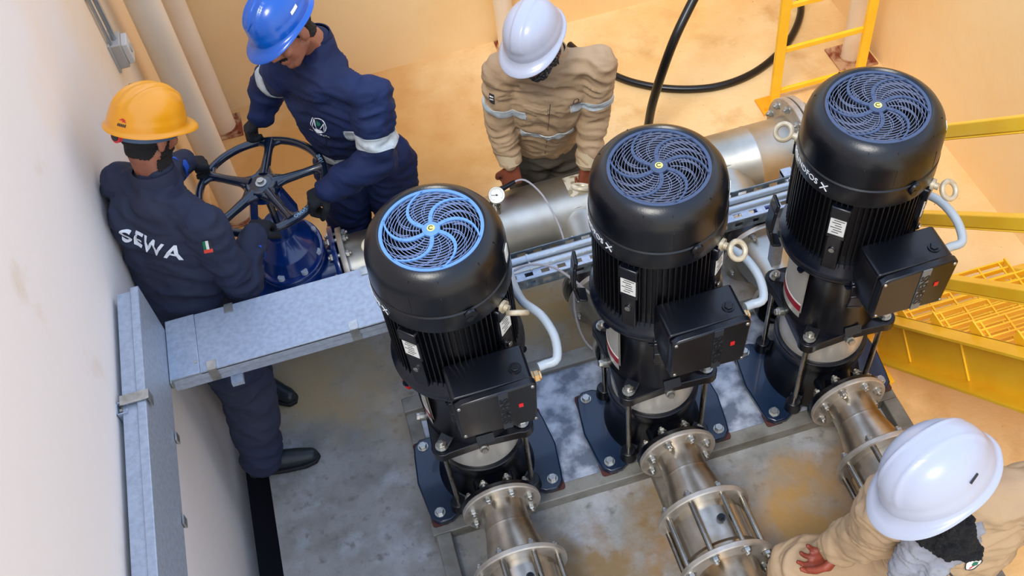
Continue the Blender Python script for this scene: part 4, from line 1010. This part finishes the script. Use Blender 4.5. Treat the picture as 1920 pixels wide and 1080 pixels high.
put_text('MSA', .013, lambda q: fnh(V(-q.x, q.y-.009, q.z)), 'helmet_lettering', m_ink, hh, cuts=1) if False else flat_patch(fnh, [[(-.018+.007*k,-.013),(-.0135+.007*k,-.013),(-.0125+.007*k,-.005),(-.017+.007*k,-.005)] for k in range(5)], 'helmet_lettering', m_ink, hh)
shoe((-.765,2.43,PZ+.02), (-.56,2.41,PZ), t); shoe((-.755,2.86,PZ+.02), (-.66,2.76,PZ), t)
relocate(t, V(-.77,2.6,PZ))
# ------------------------------------------------------------------ worker behind the valve, blue helmet
J = dict(head=(-.175,3.225,1.52),neck=(-.095,3.28,1.385),shR=(-.235,3.31,1.28),elR=(-.315,3.49,1.12),wrR=(-.39,3.44,1.0),shL=(.05,3.07,1.26),elL=(.02,2.985,1.03),wrL=(-.195,2.965,.965),
  pelvis=(-.05,3.43,.68),hipL=(.05,3.41,.6),knL=(.03,3.43,.2),anL=(.09,3.5,-.2),hipR=(-.14,3.46,.6),knR=(-.2,3.47,.2),anR=(-.18,3.52,-.2),F=(-.62,-.72,-.25))
t = thing_p('worker in navy jacket with a chest emblem and blue hard hat leaning over the handwheel', (-.05,3.45,FL))
SK2 = skin('brown_skin_lighter', (172,112,84), (150,92,68))
frB = head_frame((-.74,-.6,-.28), (-.2,.12,.96))
bl = Blob(); head(bl, J['head'], frB, J['neck']); torso(bl, J, .18, -.03); limbs(bl, J, -.018)
gR = ((J['wrR'], (-.85,-.3,-.45), (-.3,-.35,-.9), -1), (.9,1.2,.8)); gL = ((J['wrL'], (-.92,-.08,-.3), (-.2,.1,-1), 1), (.9,1.2,.8))
for g, cu in (gR, gL): hand(bl, *g, curl=cu)
for s in 'LR': bl.cap(J['an'+s], .032, V(J['an'+s])-V(0,0,.05), .03)
body = bl.grow('body', SK2, t, .006, 2)
bl = Blob(); torso(bl, J, .195, .004, 1.05); limbs(bl, J, .006, (.074,.06,.044), (.115,.09,.07), 3); bl.cap(J['neck'], .068, lerp(J['shL'],J['shR'],.5), .1)
cov = bl.grow('coverall', NAVY2, t, .008, 3, .012, 9)
collar(J, V(J['neck'])-V(.0,-.005,.03), V(J['head'])-V(J['neck'])+V(.08,.06,.1), NAVY2, cov, .07, .075, .35)
band(cov, J['shL'], J['elL'], .66, .05, 'reflective_band', STRIPE, cov); band(cov, J['shR'], J['elR'], .5, .045, 'reflective_band', STRIPE, cov)
mid = lerp(J['shL'],J['shR'],.5); up = (mid-V(J['pelvis'])).normalized(); c = V(J['pelvis']).lerp(mid, .42)
armL = (V(J['shL']),V(J['elL']),V(J['wrL']))
def far_from_arms(J, r):
    segs = [(V(J['sh'+s]),V(J['el'+s]),.0) for s in 'LR']+[(V(J['el'+s]),V(J['wr'+s]),.0) for s in 'LR']
    def ok(q):
        for a, b, _ in segs:
            ab = b-a; t_ = max(0, min(1, (q-a).dot(ab)/ab.length_squared))
            if (q-a-ab*t_).length < r: return False
        return True
    return ok
ok = far_from_arms(J, .085)
patch(cov, 'reflective_band', STRIPE, cov, [(c-up*.025, up), (c+up*.025, -up)], lambda q: abs((q-c).dot(up)) < .05 and ok(q), .0035)
F = V(J['F']); F = (F-up*F.dot(up)).normalized(); L = up.cross(F)
def emblem(cov, O, x, y, s=1., colr=m_txt, plain=False):
    fn = on_cloth(cov, O, x, y)
    P_ = ring_poly(.024*s,.0265*s,1.,1.12)
    for k in (-1, 1): P_.append([(k*.004*s,-.012*s),(k*.006*s,-.012*s),(k*.02*s,.012*s),(k*.017*s,.014*s)]); P_.append([(k*.018*s,-.012*s),(k*.0205*s,-.012*s),(k*.019*s,.012*s),(k*.017*s,.012*s)])
    P_.append([(-.013*s,-.026*s),(.013*s,-.026*s),(.011*s,-.017*s),(-.011*s,-.017*s)])
    o = flat_patch(fn, P_, 'emblem', colr, cov)
    flat_patch(fn, [disc(.01*s, .8, 1., 0, .008*s)], 'emblem_leaf', mat('emblem_green',(20,110,84),.7), o)
    Q = []
    for r in range(2):
        for k in range(9): x0 = (-.034+.0078*k)*s; y0 = (-.036-.0085*r+(.002 if k % 2 else 0))*s; Q.append([(x0,y0),(x0+.006*s,y0+.0005),(x0+.006*s,y0+.0028*s),(x0,y0+.0028*s)])
    flat_patch(fn, Q, 'emblem_script', colr, cov)
emblem(cov, V(-.095,3.2,1.19), L, up, 1.25)
fz = on_cloth(cov, mid-up*.22, L, up)
flat_patch(fz, [[(-.0015+.03,-.28),(.0015+.03,-.28),(.0015+.02,.12),(-.0015+.02,.12)]], 'front_seam', m_seam, cov)
for (g, cu), s in ((gR,'R'),(gL,'L')):
    bl = Blob(); hand(bl, *g, curl=cu, e=.003); bl.cap(J['wr'+s], .034, V(J['wr'+s])-V(g[1]).normalized()*.035, .036); bl.grow('glove', GLOVE, t, .005, 2)
hair_patch(body, J['head'], frB, HAIR, t, .007, .04, -.07); face_bits(J['head'], frB, t, HAIR)
def mp(q, c=V(J['head']), fr=frB):
    d = q-c; x, y, z = d.dot(fr[0]), d.dot(fr[1]), d.dot(fr[2]); return x > .082 and abs(y) < .028 and -.058 < z < -.046
patch(body, 'moustache', HAIR, t, (), mp, .004, .001)
BLU = mat('blue_helmet', (0,84,178), .28, coat=.4)
hh, hf = helmet(V(J['head'])+frB[2]*.05-frB[0]*.008, frB, BLU, t, (.131,.104,.121), .0, 3)
fnh = shell_fn(hf, .0, .95); flat_patch(fnh, [[(-.03,.015),(-.026,.018),(.0,-.012),(.026,.018),(.03,.015),(.0,-.018)]], 'raised_mark', BLU, hh, .002)
fnh = shell_fn(hf, 1.75, 1.3); flat_patch(fnh, [[(-.02,-.006),(.02,-.006),(.024,.006),(-.016,.006)]], 'helmet_sticker', m_white, hh)
shoe((.09,3.5,FL+.02),(.02,3.38,FL),t); shoe((-.18,3.52,FL+.02),(-.22,3.4,FL),t)
relocate(t, V(-.05,3.45,FL))
# ------------------------------------------------------------------ worker behind the suction pipe, white helmet
J = dict(head=(.7,3.13,1.255),neck=(.765,3.19,1.13),shR=(.575,3.25,1.06),elR=(.545,3.27,.8),wrR=(.553,3.2,.59),shL=(.94,3.15,1.06),elL=(.92,3.16,.8),wrL=(.855,3.08,.585),
  pelvis=(.75,3.41,.52),hipR=(.67,3.44,.45),knR=(.68,3.44,.08),anR=(.68,3.46,-.2),hipL=(.84,3.43,.45),knL=(.84,3.44,.08),anL=(.86,3.46,-.2),F=(-.3,-.95,-.1))
t = thing_p('worker in tan jacket and white hard hat resting both hands on the large pipe', (.75,3.42,FL))
SK3 = skin('dark_brown_skin', (132,66,40), (110,52,32))
frC = head_frame((-.6,-.72,-.24), (-.2,-.05,1))
bl = Blob(); head(bl, J['head'], frC, J['neck']); torso(bl, J, .18, -.03); limbs(bl, J, -.018)
hR = ((J['wrR'], (-.1,-.25,-.95), (.1,.9,-.3), -1), (.9,1.2,.9)); hL = ((J['wrL'], (-.1,-.25,-.95), (-.1,.9,-.3), 1), (.9,1.2,.9))
for g, cu in (hR, hL): hand(bl, *g, curl=cu, k=1.02, e=.001)
for s in 'LR': bl.cap(J['an'+s], .032, V(J['an'+s])-V(0,0,.05), .03)
body = bl.grow('body', SK3, t, .0055, 2)
Jt = {k: v for k, v in J.items() if not k.startswith(('hip','kn','an'))}
Jt['wrR'] = lerp(J['elR'],J['wrR'],.84); Jt['wrL'] = lerp(J['elL'],J['wrL'],.84)
bl = Blob(); torso(bl, Jt, .19, .0, 1.02); limbs(bl, Jt, .004, (.072,.058,.044), n=3); bl.cap(J['neck'], .066, lerp(J['shL'],J['shR'],.5), .1)
jk = bl.grow('jacket', TAN, t, .0075, 3, .009, 13)
bl = Blob(); Jl = {k: v for k, v in J.items() if k.startswith(('hip','kn','an'))}; limbs(bl, Jl, .0, legs=(.115,.09,.075), n=3); bl.sections([(V(J['pelvis'])-V(0,0,.1),.15,.11,(1,0,0),(0,1,0)),(V(J['pelvis'])+V(0,-.01,.08),.15,.11,(1,0,0),(0,1,0))])
bl.grow('trousers', mat('olive_grey_cloth',(84,78,66),.85,bump=.2,bs=150), t, .009, 3, .008, 10)
collar(J, V(J['neck'])-V(-.003,0,.03), V(J['head'])-V(J['neck'])+V(.06,.08,.12), TAN, jk, .068, .06, .4)
for s in 'RL':
    band(jk, J['sh'+s], J['el'+s], .62, .035, 'reflective_band', STRIPE, jk)
    b = MB(); d = (V(J['wr'+s])-V(J['el'+s])).normalized(); p = V(J['wr'+s])-d*.075; b.lathe([(.053,0),(.05,.06),(.045,.062),(.048,0)], p, d, 28, close=True); b.build('sleeve_cuff', mat('pale_tan_cloth',(196,176,142),.8), jk)
mid = lerp(J['shL'],J['shR'],.5); up = (mid-V(J['pelvis'])).normalized(); c = V(J['pelvis']).lerp(mid, .5); ok = far_from_arms(J, .078); up2 = (up+V(0,-.0,0)).normalized()
patch(jk, 'reflective_band', STRIPE, jk, [(c-up2*.018, up2), (c+up2*.018, -up2)], lambda q: abs((q-c).dot(up2)) < .05 and ok(q), .0035)
F = V(J['F']); F = (F-up*F.dot(up)).normalized(); L = up.cross(F)
fn = on_cloth(jk, V(.83,3.1,.93), L, up); DK = mat('dark_thread',(46,40,54),.7)
E_ = ring_poly(.009,.012,1.,1.,16,0,.016)
for r in range(4): E_.append([(-.02+.003*r,-.004-.008*r),(.02-.001*r,-.007-.008*r),(.02-.001*r,-.003-.008*r),(-.02+.003*r,-.0-.008*r)])
flat_patch(fn, E_, 'emblem', DK, jk)
fz = on_cloth(jk, mid-up*.22, L, up)
flat_patch(fz, [[(-.001+.01,-.3),(.001+.01,-.3),(.001+.01,.16),(-.001+.01,.16)]], 'front_seam', m_seam, jk)
fp = on_cloth(jk, V(.665,3.12,.93), L, up); flat_patch(fp, [[(-.05,-.02),(.05,-.024),(.05,.012),(-.05,.014)]], 'pocket_flap', TAN, jk, .002)
fa = on_cloth(jk, lerp(J['shR'],J['elR'],.3)+V(-.05,-.05,0), V(.75,-.6,0), V(0,0,1)); flat_patch(fa, [[(-.012,-.022),(.012,-.022),(.012,.022),(-.012,.022)]], 'arm_badge', m_ink, jk); flat_patch(fa, [[(-.009,-.004),(.009,-.004),(.009,.002),(-.009,.002)],[(-.009,.008),(.009,.008),(.009,.013),(-.009,.013)]], 'arm_badge_mark', m_white, jk, .0006)
hair_patch(body, J['head'], frC, HAIRG, t, .008, .04, -.08); beard_patch(body, J['head'], frC, HAIRG, t, .008); face_bits(J['head'], frC, t, HAIR)
WHT = mat('white_helmet', (174,178,192), .3, coat=.35)
hh, hf = helmet(V(J['head'])+frC[2]*.05-frC[0]*.008, frC, WHT, t, (.134,.106,.122), .0, 1)
shoe((.68,3.47,FL+.02),(.66,3.35,FL),t); shoe((.86,3.47,FL+.02),(.85,3.35,FL),t)
relocate(t, V(.75,3.42,FL))
# ------------------------------------------------------------------ worker in the foreground, white helmet and beard
J = dict(head=(1.13,.985,1.345),neck=(1.187,1.017,1.23),shR=(1.075,1.05,1.145),elR=(1.102,1.102,.87),wrR=(1.05,1.16,.69),shL=(1.44,.965,1.15),elL=(1.58,.9,.87),wrL=(1.5,.8,.68),
  pelvis=(1.36,1.11,.56),hipR=(1.27,1.13,.53),knR=(.975,1.225,.44),anR=(1.0,1.27,.15),hipL=(1.3,1.0,.52),knL=(1.12,.78,.5),anL=(1.15,.9,.15),F=(-.3,-.9,.0))
t = thing_p('bearded worker in tan clothes, grey scarf and white hard hat squatting with hand on knee', (1.38,1.1,PZ))
SK4 = skin('reddish_brown_skin', (150,66,40), (126,52,32))
frD = head_frame((-.93,-.2,-.33), (-.1,.3,1))
bl = Blob(); head(bl, J['head'], frD, J['neck']); torso(bl, J, .185, -.03); limbs(bl, J, -.018)
hR = ((J['wrR'], (-.32,.02,-.9), (-.7,.3,-.3), -1), (.6,.7,.5)); hL = ((J['wrL'], (-.2,-.5,-.8), (-.8,.2,.2), 1), (.4,.6,.4))
for g, cu in (hR, hL): hand(bl, *g, curl=cu, k=1.02, e=.0015)
for s in 'LR': bl.cap(J['an'+s], .032, V(J['an'+s])-V(0,0,.06), .03)
body = bl.grow('body', SK4, t, .0055, 2)
Jt = {k: v for k, v in J.items() if not k.startswith(('hip','kn','an'))}
bl = Blob(); torso(bl, Jt, .195, .004, 1.04); limbs(bl, Jt, .006, (.078,.062,.047), n=3); bl.cap(J['neck'], .068, lerp(J['shL'],J['shR'],.5), .1)
jk = bl.grow('jacket', TAN, t, .0075, 3, .014, 9)
bl = Blob(); Jl = {k: v for k, v in J.items() if k.startswith(('hip','kn','an'))}; limbs(bl, Jl, .004, legs=(.11,.086,.075), n=3); bl.sections([(V(J['pelvis'])-V(0,0,.06),.15,.12,(1,0,0),(0,1,0)),(V(J['pelvis'])+V(0,0,.08),.15,.12,(1,0,0),(0,1,0))])
bl.grow('trousers', TAN, t, .008, 3, .013, 9)
b = MB(); d = (V(J['wrR'])-V(J['elR'])).normalized(); p = V(J['wrR'])-d*.085; b.lathe([(.057,0),(.051,.088),(.046,.09),(.05,0)], p, d, 32, close=True); b.build('sleeve_cuff', mat('plain_tan_cloth',(186,160,122),.8), jk)
# grey scarf around the neck
SC = mat('grey_scarf', (146,148,156), .8, col2=(120,120,130), vs=9, bump=.25, bs=90)
bl = Blob(); N = V(J['neck'])
ring = [N+V(-.085,-.03,-.03), N+V(-.1,-.09,-.08), N+V(-.05,-.125,-.11), N+V(.02,-.12,-.09), N+V(.08,-.05,-.05), N+V(.075,.04,.0), N+V(0,.08,.01), N+V(-.07,.04,-.01), N+V(-.075,-.03,-.03)]
bl.chain([(p, .03) for p in ring]); bl.chain([(N+V(-.1,-.08,-.08),.034),(N+V(-.13,-.1,-.16),.036),(N+V(-.12,-.12,-.28),.032)]); bl.chain([(N+V(-.06,-.12,-.1),.03),(N+V(-.075,-.15,-.17),.034),(N+V(-.07,-.155,-.28),.03)])
bl.grow('scarf', SC, t, .006, 2, .01, 26)
hair_patch(body, J['head'], frD, HAIR, t, .012, .04, -.1)
bd = Blob(); H = V(J['head']); f, l, u = frD; PP = lambda x, y, z: H+f*x+l*y+u*z
for s in (-1, 1): bd.chain([(PP(.0,s*.064,-.03),.016),(PP(.03,s*.058,-.085),.026),(PP(.06,s*.03,-.125),.032)])
bd.chain([(PP(.06,.03,-.12),.03),(PP(.08,0,-.135),.034),(PP(.06,-.03,-.12),.03)]); bd.cap(PP(.075,.0,-.12),.04,PP(.06,.035,-.18),.034); bd.cap(PP(.055,.04,-.15),.042,PP(.02,.07,-.2),.026); bd.cap(PP(.01,.065,-.08),.03,PP(.03,.06,-.15),.034)
bdo = bd.grow('beard', mat('grizzled_beard',(8,9,14),.85,col2=(70,72,76),vs=60,lo=.62,hi=.8,bump=.8,bs=220), t, .005, 1, .009, 60)
face_bits(J['head'], frD, t, HAIR)
hh, hf = helmet(V(J['head'])+frD[2]*.052-frD[0]*.01, frD, WHT, t, (.146,.114,.132), .0, 2)
b = MB(); c, f, l, u, at_ = hf; q = at_(1.9, 1.22); p = c+f*q.x+l*q.y+u*q.z; R3 = Matrix((f,l,u)).transposed() @ Matrix.Rotation(.35,3,'Z'); b.box(p+l*.002,(.03,.004,.005),R3); b.build('side_slot', m_ink, hh)
mid = lerp(J['shL'],J['shR'],.5); up = (mid-V(J['pelvis'])).normalized(); F = V(J['F']); F = (F-up*F.dot(up)).normalized(); L = up.cross(F)
fn = on_cloth(jk, V(1.27,.92,1.0), L, up); e = flat_patch(fn, [disc(.023,1,1.1)], 'emblem', m_white, jk); flat_patch(fn, ring_poly(.021,.0245,1,1.1), 'emblem_edge', m_ink, e, .0006); flat_patch(fn, [disc(.009,1,1,.004,-.002)], 'emblem_leaf', mat('emblem_green',(20,110,84),.7), e, .0008); flat_patch(fn, [[(-.012,-.016),(.012,-.016),(.01,-.01),(-.01,-.01)]], 'emblem_stripe', m_red, e, .0008)
Q = [[(-.09+.013*k,-.02-.012*k),(-.085+.013*k,-.02-.012*k),(-.05+.013*k,-.055-.012*k),(-.055+.013*k,-.055-.012*k)] for k in range(4)]
flat_patch(fn, Q, 'emblem_script', m_ink, jk)
sh_ = shoe((1.0,1.27,PZ+.02),(.94,1.2,PZ),t); shoe((1.15,.9,PZ+.02),(1.1,.8,PZ),t)
relocate(t, V(1.38,1.1,PZ))
